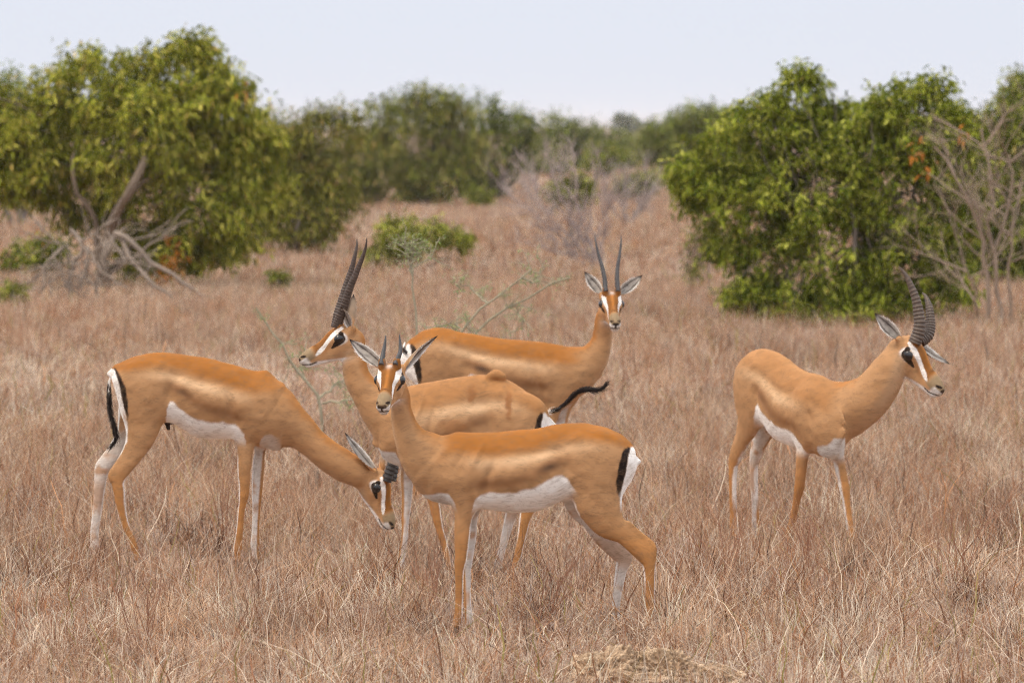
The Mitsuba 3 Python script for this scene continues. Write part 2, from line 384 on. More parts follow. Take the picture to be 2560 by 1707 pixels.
def make_gazelle(key, spec, label, seed):
    X, D = spec['loc']; yaw = math.radians(spec['yaw'])
    off = np.array([X, D, float(ground_z(X, D))])
    R = np.array([[math.cos(yaw), -math.sin(yaw), 0], [math.sin(yaw), math.cos(yaw), 0], [0, 0, 1]])
    lat = R[:, 1]; fwdb = R[:, 0]
    ap = spec.get('spread', 1.0)
    torso = Torso(spec['torso'], R)
    parts = [('torso', torso, .0)]
    legs = {}
    for nm in ('fl', 'fr', 'hl', 'hr'):
        side = 1 if nm[1] == 'l' else -1
        if nm[0] == 'f': c = Chain(bone(spec[nm], .062, .065, R, [.55, .6, .85, .95, 1.0], side), lat)
        else: c = Chain(bone(spec[nm], .062, .078, R, [.52, .5, .52, .85, 1.0], side), lat)
        legs[nm] = c; parts.append((nm, c, .045 if nm[0] == 'f' else .05))
    # head frame
    hs = spec['hs']; fw = unit(spec['fwd']); up = np.array([0, 0, 1.0]) + np.array(spec.get('roll', (0, 0, 0)))
    up = unit(up - fw * (up @ fw)); left = np.cross(up, fw)
    H = np.stack([fw, left, up], 1)
    org = np.array(spec['eye']) - H @ (np.array([.1025, 0, .002]) * hs)
    hp = lambda f, y, u: org + H @ (np.array([f, y, u]) * hs)
    nk = [np.append(p[:3], [p[3], p[3] * w]) for p, w in zip(spec['neck'], np.linspace(.72, .85, len(spec['neck'])))]
    nk.append(np.append(hp(.045, 0, -.055), [.052 * hs, .044 * hs]))
    neck = Chain(nk, lat if spec.get('neck_lat') is None else spec['neck_lat'], 5)
    parts.append(('neck', neck, .05))
    def hc(st): return Chain([np.append(hp(f, y, u), [rz * hs, ry * hs]) for f, y, u, rz, ry in st], left)
    heads = [hc([(.036, 0, -.032, .044, .042), (.062, 0, -.004, .056, .051), (.10, 0, -.004, .055, .048)]),
             hc([(.09, 0, -.005, .056, .047), (.13, 0, -.006, .051, .036), (.165, 0, -.008, .044, .0285), (.20, 0, -.008, .037, .026), (.235, 0, -.007, .036, .0285), (.268, 0, -.008, .033, .031), (.288, 0, -.008, .026, .028)]),
             hc([(.06, 0, -.065, .045, .040), (.11, 0, -.062, .042, .037), (.16, 0, -.054, .034, .030), (.21, 0, -.048, .025, .024), (.25, 0, -.045, .019, .021), (.285, 0, -.040, .015, .019)]),
             hc([(.07, .024, -.035, .038, .026), (.11, .020, -.040, .034, .024)]), hc([(.07, -.024, -.035, .038, .026), (.11, -.020, -.040, .034, .024)]),
             hc([(.088, .041, .006, .025, .022), (.112, .037, .003, .023, .020)]), hc([(.088, -.041, .006, .025, .022), (.112, -.037, .003, .023, .020)]),
             hc([(.044, .034, .0, .026, .022), (.024, .045, .012, .018, .016)]), hc([(.044, -.034, .0, .026, .022), (.024, -.045, .012, .018, .016)]),
             hc([(.075, .032, .030, .024, .020), (spec.get('hbase', (.070, 0, .066))[0], .033, spec.get('hbase', (.070, 0, .066))[2] - .004, .017, .017)]), hc([(.075, -.032, .030, .024, .020), (spec.get('hbase', (.070, 0, .066))[0], -.033, spec.get('hbase', (.070, 0, .066))[2] - .004, .017, .017)])]
    extra = [Chain(np.array(e), lat) for e in spec.get('extra', [])]
    # field on a grid that is finer round the head
    boxes = [p[1].box() for p in parts] + [h.box() for h in heads]
    lo = np.min([b[0] for b in boxes], 0) - .03; hi = np.max([b[1] for b in boxes], 0) + .03
    hb = [h.box() for h in heads]; flo = np.min([b[0] for b in hb], 0) - .01; fhi = np.max([b[1] for b in hb], 0) + .01
    ax = [axis(lo[k], hi[k], flo[k], fhi[k], .0072, .0034) for k in range(3)]
    style = spec.get('style', {})
    F = np.full([len(a) for a in ax], .09, np.float32)
    def put(ch, k, whole=None):
        m = max(k, .02) + .012
        def region(b0, b1):
            s = [slice(max(np.searchsorted(ax[d], b0[d] - m) - 1, 0), np.searchsorted(ax[d], b1[d] + m) + 1) for d in range(3)]
            P = np.stack(np.meshgrid(*[ax[d][s[d]] for d in range(3)], indexing='ij'), -1).astype(np.float32)
            return tuple(s), P
        if isinstance(ch, Torso):
            s, P = region(*ch.box()); v = ch.eval(P); F[s] = np.minimum(F[s], v); return
        s, P = region(*ch.box()); G = np.full(P.shape[:-1], .2, np.float32)
        o = [x.start for x in s]
        for a, b in ch.segs():
            r = max(a[3], a[4], b[3], b[4])
            b0 = np.minimum(a[:3], b[:3]) - r; b1 = np.maximum(a[:3], b[:3]) + r
            s2 = [slice(max(np.searchsorted(ax[d], b0[d] - m) - 1, s[d].start), min(np.searchsorted(ax[d], b1[d] + m) + 1, s[d].stop)) for d in range(3)]
            l2 = tuple(slice(x.start - o[d], x.stop - o[d]) for d, x in enumerate(s2))
            v, _ = seg_dist(P[l2], a, b, ch.e)
            G[l2] = np.minimum(G[l2], v)
        F[s] = smin(F[s], G, k) if k else np.minimum(F[s], G)
    for nm, ch, k in parts: put(ch, k)
    for i, h in enumerate(heads): put(h, .022 * hs if i < 5 else .010 * hs)
    for e in extra: put(e, .016)
    V, fq = surface_nets(F, *ax)
    V = smooth_mesh(V, fq, 3)
    F3 = tri(fq); N = vnormals(V, F3)
    u0, h0, y0 = torso.uh(V); dt = torso.eval(V.astype(np.float32))
    on = sm(.03, .0, dt) * sm(-.14, -.10, -np.abs(dt))
    g = lambda cu, ch, ru, rh, tilt=0: np.exp(-((u0 - cu - tilt * h0) / ru) ** 2 - ((h0 - ch) / rh) ** 2)
    rel = (-.010 * g(.70, -.05, .022, .45, -.05) + .007 * g(.79, .05, .05, .40, -.04) - .007 * g(.875, .25, .018, .40, -.10) - .012 * g(.345, -.12, .03, .28, .03)
           - .008 * g(.375, .30, .035, .20) + .007 * g(.275, .66, .028, .14) + .006 * g(.80, .42, .018, .35, -.09) - .005 * g(.835, .35, .016, .35, -.09) + .007 * g(.765, -.70, .022, .16)
           + .006 * g(.23, .30, .07, .3) - .006 * g(.40, .42, .06, .12) + .005 * g(.31, .62, .04, .12) - .005 * g(.55, .45, .16, .12) + .006 * g(.90, -.25, .035, .2))
    rel = rel + .0034 * np.sin(u0 * 95 + 3 * h0) * g(.58, -.1, .10, .35) * style.get('ribs', .22)
    qn = V @ R; qn[:, 1] = np.abs(qn[:, 1])
    rel = 1.35 * rel * on + (meshkit.fbm(qn * 11, 3, seed + 31) - .5) * .012 * (1 - sm(.15, .05, np.linalg.norm(V - org, axis=1))) * sm(.3, .5, V[:, 2])
    V = V + N * rel[:, None]; N = vnormals(V, F3)
    # the pattern of the coat
    dist, cols = [], []
    P32 = V.astype(np.float32)
    q = torso.local(P32).astype(float)
    qa = np.stack([q[:, 0], np.abs(q[:, 1]), q[:, 2]], -1)
    d = torso.eval(P32); u, h, yy = torso.uh(V)
    style = spec.get('style', {})
    dist.append(d); cols.append(torso_color(u, h, qa, seed, style))
    for nm, ch in legs.items():
        side = 1 if nm[1] == 'l' else -1
        d, t = ch.eval(P32, True)
        no = (N @ lat) * side; nf = N @ fwdb
        lc = leg_color(t, no, nf, V[:, 2], nm[0] == 'h', qa, seed + 5)
        # over the body itself the trunk's own pattern shows
        w = sm(.02, -.07, V[:, 2] - (np.interp(np.clip(q[:, 0], torso.x0, torso.x1), torso.xs, torso.bot) + (.03 if nm[0] == 'f' else .02 + .08 * sm(.11, .16, u))))
        lc = lerp(cols[0], lc, w) if nm[0] == 'f' else lerp(lerp(cols[0], TAN * (1 + .1 * (meshkit.fbm(qa * 9, 3, seed)[:, None] - .5)), sm(.40, .36, u) * sm(.13, .16, u) * sm(.2, -.25, h) * sm(-.2, .3, no)), lc, w)
        dist.append(d + .004); cols.append(lc)
    d, t = neck.eval(P32, True)
    tang = np.gradient(neck.S[:, :3], axis=0); tv = tang[np.clip((t * (len(neck.S) - 1)).astype(int), 0, len(tang) - 1)]
    tv /= np.linalg.norm(tv, axis=1, keepdims=True); dors = np.cross(tv, -lat); dors = -dors
    nd = (N * dors).sum(1); nd = nd if spec.get('dors', 1) > 0 else -nd
    nn = meshkit.fbm(V * 12, 3, seed + 9) - .5
    ncol = lerp(np.broadcast_to(TAN, V.shape), ORANGE * 1.1, sm(.25, .9, nd + .5 * nn) * .85)
    ncol = lerp(ncol, CREAM, sm(-.5, -1, nd) * .35) * (1 + .14 * nn)[:, None]
    dist.append(d + .002); cols.append(ncol)
    dh = np.min([h_.eval(P32) for h_ in heads], 0)
    L = (V - org) @ H / hs
    hcol = head_color(L[:, 0], L[:, 1], L[:, 2], L, seed)
    hcol = lerp(ncol, hcol, sm(.0, .035, L[:, 0]))
    dist.append(dh - .004); cols.append(hcol)
    D_ = np.stack(dist); W = np.exp(-(D_ - D_.min(0)) / .010); W /= W.sum(0)
    col = (W[..., None] * np.stack(cols)).sum(0)
    # head markings stay crisp
    hw = sm(.004, -.002, D_[-1] - D_[:-1].min(0)) * sm(.045, .07, L[:, 0]); col = lerp(col, hcol, hw)
    if 'paint' in spec: col = spec['paint'](V, N, q, u, h, col)
    add_part(key + '__body', V, fq, 'fur_mat', col, True, off)
    # eyes
    import trimesh
    for i, s in enumerate((1, -1)):
        e = trimesh.creation.icosphere(3, radius=.0230 * hs)
        M = e.vertices * np.array([1.08, .82, .95]) @ H.T + hp(.1015, s * .0510, .002)
        k = key + '__eye' + ('' if i == 0 else '_001')
        scene[k] = mikit.ply((M + off, e.faces), 'eye_mat', smooth=True)
    # horns
    for i, pts in enumerate(spec['horns']):
        s = spec['hsgn'][i]
        base = hp(*spec.get('hbase', (.070, .033, .066))[:1], s * .033, spec.get('hbase', (.070, .033, .066))[2])
        pts = np.asarray(pts, float); n = len(pts); tt = np.linspace(0, 1, n)
        dy = np.interp(tt, np.linspace(0, 1, len(spec['hdy'][i])), spec['hdy'][i])
        P = np.column_stack([pts[:, 0], base[1] + dy, pts[:, 1]])
        P += np.outer((1 - tt) ** 4, base - P[0])
        P = np.vstack([base - unit(P[1] - P[0]) * .02, P])
        m = 150; C = resample(P, m); s_ = np.linspace(0, 1, m)
        r0 = spec['hr0']
        r = r0 * (1 - s_ ** 1.6) ** .75 * (.94 + .06 * (1 - s_)) + .0012
        rings = spec['rings']
        if rings:
            ph = (s_ / .80) ** .92 * rings; saw = (1 - (ph % 1)) ** 1.3
            amp = .20 * sm(.82, .60, s_) * sm(.0, .05, s_)
            r = r * (1 - amp * .5 + amp * saw)
        V2, f2, si, an = sweep(C, r, 18, ref=unit(left), flat=.80)
        sv = s_[np.minimum(si, m - 1)]
        if rings:
            dark = np.where(sv < .82, .45 + .75 * ((1 - ((sv / .80) ** .92 * rings) % 1)), .8)
        else: dark = np.ones_like(sv)
        nz = meshkit.fbm(V2 * 90, 3, seed + i)
        hcolr = np.array(spec['hcol'])[None] * (dark * (.6 + .8 * nz))[:, None]
        add_part(key + '__horn' + ('' if i == 0 else '_001'), V2, f2, 'horn_mat', hcolr, True, off)
    # ears
    for i, (bm, tm) in enumerate(spec['ears']):
        s = spec['esgn'][i]
        base = hp(.022, s * .044, .012)
        tip = np.array([tm[0], base[1] + spec['edy'][i], tm[1]])
        open_ = np.array(spec['eopen'][i], float)
        V2, f2, c2 = ear(base, tip, open_, spec.get('ew', .030) * hs, seed + i)
        add_part(key + '__ear' + ('' if i == 0 else '_001'), V2, f2, 'ear_mat', c2, True, off)
    # tail with loose hairs
    tl = resample([np.array(p) for p in spec['tail']], 40)
    tr = tl[:, 3]
    V2, f2, si, an = sweep(tl[:, :3], np.maximum(tr * .46, .003), 10, ref=(0, 1, 0), flat=.8)
    sv = si / 39.0
    k0 = spec['tail_black']
    c2 = lerp(np.broadcast_to(WHITE * .95, V2.shape), BLACK, sm(k0 - .05, k0 + .05, sv + .10 * np.sin(an)))
    rng = np.random.default_rng(seed)
    HV, HF, HC = [], [], []
    for _ in range(spec.get('tail_hairs', 260)):
        k = rng.uniform(max(k0 - .05, .05), 1) if rng.random() < .85 else rng.uniform(.05, 1)
        c = tl[min(int(k * 39), 38)]; d_ = unit(tl[min(int(k * 39) + 1, 39), :3] - c[:3])
        o = unit(rng.normal(size=3)); o = unit(o - d_ * (o @ d_))
        ln = rng.uniform(.02, .045); r_ = max(c[3] * .8, .005)
        p0 = c[:3] + o * r_ * .6; p1 = p0 + d_ * ln * .5 + o * r_ * .55; p2 = p1 + d_ * ln * .5 + o * r_ * rng.uniform(-.3, .4) + np.array([0, 0, -.008])
        w = unit(np.cross(d_, o)) * .0013
        b0 = len(V2) + sum(len(x) for x in HV)
        HV.append(np.array([p0 - w, p0 + w, p1 + w, p1 - w, p2])); HF.append(np.array([[0, 1, 2, 3], [3, 2, 4, 4]]) + b0)
        HC.append(np.tile(BLACK if k > k0 - .04 else WHITE * .9, (5, 1)))
    V2 = np.vstack([V2] + HV); f2 = np.vstack([f2] + HF); c2 = np.vstack([c2] + HC)
    add_part(key + '__tail', V2, f2, 'ear_mat', c2, True, off)
    tag(key, label, 'gazelle', 'gazelles standing in the dry grass')

def ear(base, tip, open_, W, seed):
    e = unit(tip - base); L = np.linalg.norm(tip - base)
    o = unit(open_ - e * (open_ @ e)); l = np.cross(o, e)
    ns, na = 26, 15
    s = np.linspace(0, 1, ns)[:, None]; a = np.linspace(-1, 1, na)[None]
    w = W * np.interp(s, [0, .08, .25, .42, .6, .8, .92, 1], [.42, .50, .84, 1.0, .92, .55, .26, .02])
    fm = np.interp(s, [0, .2, .5, 1], [2.3, 1.55, 1.05, .6])
    ph = a * fm
    Rr = w / np.sin(np.minimum(fm, np.pi / 2))
    C = base + e * (s[..., None] * L) - o * (.10 * L * (s * (1 - s)))[..., None]
    inn = C + l * (Rr * np.sin(ph))[..., None] + o * (Rr * (1 - np.cos(ph)) - w * .3)[..., None]
    nrm = -(l * np.sin(ph)[..., None] - o * np.cos(ph)[..., None])
    th = .0022 * (1 - .6 * np.abs(a)) * (1 - .5 * s)
    out = inn - nrm * th[..., None]
    V = np.vstack([inn.reshape(-1, 3), out.reshape(-1, 3)])
    i, j = np.meshgrid(np.arange(ns - 1), np.arange(na - 1), indexing='ij')
    k = i * na + j; q = np.stack([k, k + 1, k + na + 1, k + na], -1).reshape(-1, 4)
    n0 = ns * na
    f = [q, q[:, ::-1] + n0]
    for jj in (0, na - 1):
        k = np.arange(ns - 1) * na + jj
        f.append(np.stack([k, k + na, k + na + n0, k + n0], -1))
    A, S = np.broadcast_to(a, (ns, na)).ravel(), np.broadcast_to(s, (ns, na)).ravel()
    nz = meshkit.fbm(np.stack([A * 3, S * 9, 0 * A + seed], -1), 3, seed)
    ci = lerp(np.broadcast_to(np.array([.33, .30, .265]), (n0, 3)), BLACK * 3, sm(.10, .0, np.abs(np.abs(A) - .42) - .05 * S + .22 * (nz - .5)) * sm(.08, .2, S) * sm(.95, .8, S))
    ci = lerp(ci, WHITE, sm(.72, .92, np.abs(A)) * sm(.9, .7, S)); ci = lerp(ci, BLACK * 2, sm(.84, .95, S))
    ci = ci * (.45 + 1.1 * nz)[:, None]
    co = lerp(np.broadcast_to(np.array([.34, .24, .16]), (n0, 3)), np.array([.52, .28, .12]), sm(.4, .1, S))
    co = lerp(co, BLACK * 3, sm(.55, .9, np.abs(A)) * sm(.3, .5, S) * .7); co = lerp(co, BLACK * 2, sm(.8, .93, S)) * (.75 + .5 * nz)[:, None]
    fring_v, fring_f, fring_c = [], [], []
    rng = np.random.default_rng(seed + 77)
    for _ in range(110):                      # hairs along the rim
        k = rng.integers(4, ns - 3); sd = rng.choice([0, na - 1])
        p = inn[k, sd]; dd = (l * (1 if sd else -1)) * rng.uniform(.003, .009) + e * rng.uniform(.002, .010) + o * rng.uniform(-.004, .006)
        ww = e * .0009
        b0 = 2 * n0 + 3 * len(fring_v); fring_v.append(np.array([p - ww, p + ww, p + dd])); fring_f.append([b0, b0 + 1, b0 + 2, b0 + 2]); fring_c.append(np.tile(WHITE * .9 if k < ns * .75 else BLACK * 4, (3, 1)))
    return np.vstack([V] + fring_v), np.vstack(f + [np.array(fring_f)]), np.vstack([ci, co] + fring_c)

SPEC = {'G1': {'loc': (0.084, 30.777), 'yaw': 180, 'torso': [(-0.439, 0.741, 0.697, 0.025), (-0.434, 0.768, 0.669, 0.045), (-0.422, 0.79, 0.639, 0.06), (-0.407, 0.806, 0.615, 0.072), (-0.375, 0.835, 0.582, 0.09), (-0.329, 0.854, 0.582, 0.1), (-0.264, 0.871, 0.578, 0.115), (-0.19, 0.879, 0.573, 0.12), (-0.098, 0.871, 0.541, 0.125), (-0.006, 0.857, 0.507, 0.135), (0.086, 0.847, 0.504, 0.138), (0.178, 0.84, 0.514, 0.13), (0.271, 0.843, 0.529, 0.115), (0.317, 0.844, 0.536, 0.102), (0.372, 0.811, 0.541, 0.085), (0.413, 0.73, 0.55, 0.065), (0.438, 0.637, 0.568, 0.035)], 'fl': [(0.307, 0.684, 0.0876), (0.289, 0.591, 0.0664), (0.283, 0.536, 0.0507), (0.287, 0.49, 0.0387), (0.294, 0.398, 0.0313), (0.297, 0.324, 0.0258), (0.302, 0.296, 0.024), (0.305, 0.26, 0.0194), (0.306, 0.213, 0.0166), (0.307, 0.121, 0.0157), (0.311, 0.061, 0.0184), (0.319, 0.034, 0.0157), (0.326, 0.003, 0.0175)], 'fr': [(0.294, 0.684, 0.083), (0.271, 0.591, 0.0627), (0.26, 0.536, 0.0461), (0.26, 0.49, 0.035), (0.261, 0.398, 0.0258), (0.269, 0.315, 0.0221), (0.273, 0.26, 0.0175), (0.273, 0.213, 0.0143), (0.271, 0.121, 0.0148), (0.266, 0.057, 0.0175), (0.271, 0.029, 0.0148), (0.275, 0.003, 0.0166)], 'hl': [(-0.283, 0.73, 0.1153), (-0.275, 0.637, 0.1106), (-0.275, 0.564, 0.1014), (-0.303, 0.49, 0.0775), (-0.329, 0.458, 0.0627), (-0.386, 0.418, 0.0433), (-0.439, 0.37, 0.0415), (-0.47, 0.341, 0.0415), (-0.489, 0.301, 0.0313), (-0.493, 0.26, 0.0249), (-0.495, 0.167, 0.0203), (-0.498, 0.093, 0.0184), (-0.496, 0.052, 0.0203), (-0.495, 0.029, 0.0166), (-0.49, 0.001, 0.0184)], 'hr': [(-0.273, 0.73, 0.1106), (-0.246, 0.619, 0.1033), (-0.209, 0.545, 0.0719), (-0.25, 0.476, 0.0507), (-0.301, 0.398, 0.0415), (-0.361, 0.338, 0.0396), (-0.386, 0.301, 0.0313), (-0.375, 0.25, 0.0249), (-0.361, 0.167, 0.0203), (-0.352, 0.093, 0.0184), (-0.352, 0.057, 0.0194), (-0.349, 0.006, 0.0175)], 'neck': [(-0.4182, 0, 0.7113, 0.1245), (-0.4901, 0, 0.7805, 0.0811), (-0.5325, 0, 0.8588, 0.0553), (-0.5482, -0.005, 0.928, 0.0443), (-0.5565, -0.01, 0.9971, 0.0424)], 'eye': (-0.5972, -0.085, 1.0636), 'fwd': (-0.147, -0.83, -0.53), 'hs': 0.96, 'ears': [((-0.6439, 1.1125), (-0.7677, 1.2332)), ((-0.5329, 1.1061), (-0.3962, 1.2476))], 'horns': [[(-0.6256, 1.1318), (-0.6236, 1.1737), (-0.6182, 1.2123), (-0.6143, 1.2508)], [(-0.5554, 1.1302), (-0.5516, 1.1737), (-0.5529, 1.2123), (-0.557, 1.2557)]], 'tail': [(0.3896, 0, 0.8054, 0.0111), (0.4098, 0, 0.7832, 0.0074), (0.4237, 0, 0.7463, 0.0055), (0.4283, 0, 0.7021, 0.0046), (0.42, 0, 0.6514, 0.0028)], 'extra': [[(0.4071, -0.075, 0.467, 0.0083, 0.0074), (0.4532, -0.075, 0.4236, 0.0092, 0.0083), (0.503, -0.075, 0.3692, 0.0157, 0.0138), (0.5039, -0.075, 0.324, 0.0148, 0.0138)], [(0.3195, 0.075, 0.4347, 0.0083, 0.0074), (0.3656, 0.075, 0.3932, 0.0092, 0.0083), (0.4117, 0.075, 0.3277, 0.0138, 0.0129), (0.4062, 0.075, 0.2982, 0.0138, 0.0129)]]},
 'G2': {'loc': (-1.666, 35.462), 'yaw': 0, 'torso': [(-0.271, 0.957, 0.902, 0.025), (-0.26, 0.972, 0.862, 0.05), (-0.241, 0.981, 0.8, 0.075), (-0.219, 0.99, 0.753, 0.092), (-0.192, 1.0, 0.719, 0.1), (-0.154, 1.014, 0.705, 0.108), (-0.086, 1.03, 0.698, 0.118), (-0.018, 1.034, 0.695, 0.12), (0.05, 1.026, 0.675, 0.125), (0.152, 1.011, 0.62, 0.135), (0.254, 0.989, 0.611, 0.14), (0.355, 0.962, 0.607, 0.13), (0.43, 0.942, 0.597, 0.115), (0.471, 0.945, 0.58, 0.1), (0.512, 0.906, 0.566, 0.085), (0.539, 0.841, 0.573, 0.06), (0.556, 0.773, 0.617, 0.035)], 'fr': [(0.41, 0.78, 0.102), (0.39, 0.685, 0.0782), (0.381, 0.624, 0.051), (0.378, 0.576, 0.0401), (0.374, 0.522, 0.0353), (0.37, 0.454, 0.0313), (0.37, 0.386, 0.0258), (0.368, 0.345, 0.0245), (0.362, 0.304, 0.0184), (0.354, 0.25, 0.0156), (0.349, 0.182, 0.0163), (0.341, 0.121, 0.0184), (0.337, 0.087, 0.0204), (0.335, 0.053, 0.0163), (0.339, 0.015, 0.0184)], 'fl': [(0.43, 0.78, 0.0952), (0.437, 0.685, 0.0748), (0.443, 0.603, 0.0421), (0.443, 0.556, 0.0285), (0.433, 0.467, 0.0279), (0.429, 0.386, 0.0272), (0.426, 0.318, 0.0231), (0.425, 0.27, 0.019), (0.422, 0.216, 0.0177), (0.419, 0.148, 0.0184), (0.417, 0.1, 0.0211), (0.418, 0.066, 0.0163), (0.422, 0.025, 0.0184)], 'hr': [(-0.134, 0.875, 0.1156), (-0.12, 0.773, 0.1088), (-0.12, 0.685, 0.085), (-0.134, 0.617, 0.068), (-0.165, 0.549, 0.053), (-0.209, 0.488, 0.0435), (-0.239, 0.44, 0.0394), (-0.241, 0.399, 0.0299), (-0.233, 0.352, 0.0272), (-0.225, 0.284, 0.0231), (-0.21, 0.216, 0.0197), (-0.192, 0.168, 0.0184), (-0.169, 0.114, 0.0177), (-0.163, 0.087, 0.019), (-0.157, 0.066, 0.015), (-0.149, 0.032, 0.0177)], 'hl': [(-0.134, 0.875, 0.1122), (-0.141, 0.773, 0.102), (-0.168, 0.685, 0.0782), (-0.202, 0.617, 0.0578), (-0.249, 0.556, 0.0476), (-0.297, 0.501, 0.0421), (-0.326, 0.461, 0.0353), (-0.334, 0.413, 0.0313), (-0.34, 0.352, 0.0272), (-0.347, 0.284, 0.0238), (-0.353, 0.229, 0.0224), (-0.36, 0.182, 0.0211), (-0.362, 0.127, 0.0211), (-0.36, 0.093, 0.0218), (-0.358, 0.073, 0.017), (-0.353, 0.039, 0.019)], 'neck': [(0.4768, 0, 0.7455, 0.1594), (0.5725, 0, 0.6871, 0.1116), (0.6362, 0, 0.652, 0.0871), (0.6999, 0, 0.5947, 0.0744), (0.7743, 0, 0.533, 0.0744), (0.8487, 0, 0.4852, 0.0765), (0.923, 0, 0.448, 0.0701)], 'eye': (1.0264, 0.0, 0.3785), 'fwd': (0.306, -0.1, -0.952), 'hs': 1.0, 'ears': [((0.9382, 0.4788), (0.8569, 0.65)), ((0.9797, 0.5065), (1.061, 0.6068))], 'horns': [[(1.0679, 0.4511), (1.0869, 0.503), (1.1008, 0.5722), (1.1077, 0.6414), (1.125, 0.7279), (1.1561, 0.804), (1.1873, 0.8524)], [(1.0714, 0.4546), (1.0904, 0.5065), (1.1077, 0.5756), (1.1146, 0.6448), (1.1319, 0.7313), (1.1631, 0.8074), (1.1942, 0.8559)]], 'tail': [(-0.259, 0, 0.9635, 0.0102), (-0.2821, 0, 0.9058, 0.0095), (-0.2869, 0, 0.8412, 0.015), (-0.2814, 0, 0.7528, 0.0177), (-0.261, 0, 0.6644, 0.0177), (-0.2508, 0, 0.6169, 0.015), (-0.2821, 0, 0.5727, 0.0054)], 'extra': [[(-0.2019, -0.075, 0.5761, 0.0095, 0.0082), (-0.2325, -0.075, 0.5149, 0.0095, 0.0082), (-0.2712, -0.075, 0.4503, 0.0136, 0.0122), (-0.2685, -0.075, 0.4231, 0.0136, 0.0122)], [(-0.2427, 0.075, 0.6135, 0.0095, 0.0082), (-0.2936, 0.075, 0.5421, 0.0095, 0.0082), (-0.3419, 0.075, 0.4864, 0.0136, 0.0122), (-0.3446, 0.075, 0.4537, 0.0136, 0.0122)], [(-0.0082, 0, 0.7256, 0.0095, 0.0095), (-0.0034, 0, 0.6848, 0.0102, 0.0095), (0.0007, 0, 0.6644, 0.0068, 0.0068)]]},
 'G3': {'loc': (-0.15, 34.353), 'yaw': 180, 'torso': [(-0.321, 0.771, 0.653, 0.035), (-0.297, 0.809, 0.601, 0.07), (-0.256, 0.851, 0.581, 0.095), (-0.199, 0.902, 0.571, 0.115), (-0.137, 0.939, 0.56, 0.122), (-0.065, 0.96, 0.55, 0.12), (0.007, 0.964, 0.529, 0.125), (0.11, 0.953, 0.519, 0.135), (0.212, 0.933, 0.519, 0.138), (0.284, 0.92, 0.521, 0.132), (0.357, 0.9, 0.529, 0.12), (0.403, 0.869, 0.545, 0.105), (0.439, 0.807, 0.56, 0.088), (0.462, 0.735, 0.581, 0.06), (0.474, 0.673, 0.612, 0.03)], 'fr': [(0.377, 0.715, 0.1029), (0.362, 0.622, 0.0772), (0.346, 0.56, 0.0412), (0.341, 0.509, 0.0319), (0.344, 0.406, 0.0247), (0.348, 0.324, 0.0206), (0.352, 0.272, 0.0165), (0.355, 0.2, 0.0154), (0.367, 0.118, 0.0154), (0.373, 0.066, 0.0175), (0.377, 0.03, 0.0144), (0.383, -0.006, 0.0175)], 'fl': [(0.336, 0.715, 0.1029), (0.295, 0.612, 0.0823), (0.254, 0.519, 0.0463), (0.235, 0.447, 0.035), (0.217, 0.375, 0.0257), (0.203, 0.303, 0.0216), (0.192, 0.252, 0.0175), (0.176, 0.2, 0.0165), (0.153, 0.118, 0.0154), (0.14, 0.066, 0.0175), (0.138, 0.03, 0.0144), (0.142, -0.006, 0.0175)], 'hl': [(-0.209, 0.766, 0.1132), (-0.199, 0.653, 0.1029), (-0.189, 0.55, 0.0823), (-0.199, 0.468, 0.0535), (-0.218, 0.396, 0.0391), (-0.222, 0.344, 0.0329), (-0.211, 0.293, 0.0268), (-0.199, 0.231, 0.0216), (-0.185, 0.159, 0.0185), (-0.173, 0.097, 0.0185), (-0.163, 0.056, 0.0196), (-0.156, 0.03, 0.0154), (-0.148, -0.001, 0.0185)], 'hr': [(-0.199, 0.766, 0.1132), (-0.179, 0.653, 0.1009), (-0.148, 0.56, 0.0772), (-0.148, 0.468, 0.0494), (-0.16, 0.396, 0.0381), (-0.156, 0.344, 0.0319), (-0.143, 0.293, 0.0268), (-0.125, 0.231, 0.0216), (-0.107, 0.159, 0.0185), (-0.091, 0.097, 0.0185), (-0.081, 0.056, 0.0196), (-0.074, 0.03, 0.0154), (-0.063, -0.001, 0.0185)], 'neck': [(-0.3664, 0, 0.7396, 0.1458), (-0.4478, 0, 0.8006, 0.1119), (-0.5122, 0, 0.8549, 0.0814), (-0.5529, 0, 0.9091, 0.0678), (-0.58, 0, 0.9634, 0.0631), (-0.5902, 0, 1.0109, 0.0597), (-0.5956, 0, 1.0482, 0.0475)], 'eye': (-0.6684, 0.0, 1.1345), 'fwd': (-0.87, -0.12, -0.482), 'hs': 1.0, 'ears': [((-0.6039, 1.1714), (-0.6487, 1.2872)), ((-0.5894, 1.2108), (-0.596, 1.3399))], 'horns': [[(-0.6602, 1.2004), (-0.648, 1.2507), (-0.6315, 1.2974), (-0.6099, 1.3692), (-0.5776, 1.4482), (-0.5489, 1.52), (-0.5345, 1.5667), (-0.5295, 1.6083)], [(-0.6853, 1.1982), (-0.6724, 1.2471), (-0.6545, 1.3009), (-0.6279, 1.3871), (-0.6027, 1.4661), (-0.5869, 1.5308), (-0.5798, 1.5703), (-0.579, 1.6004)]], 'tail': [(0.2947, 0, 0.775, 0.022), (0.3237, -0.01, 0.7912, 0.0168), (0.3625, -0.02, 0.8041, 0.0103), (0.4013, -0.03, 0.8332, 0.0129), (0.4465, -0.04, 0.8784, 0.0162), (0.4917, -0.05, 0.8978, 0.0174), (0.5434, -0.05, 0.8946, 0.0174), (0.579, -0.05, 0.9055, 0.0155), (0.5964, -0.05, 0.9269, 0.0052)]},
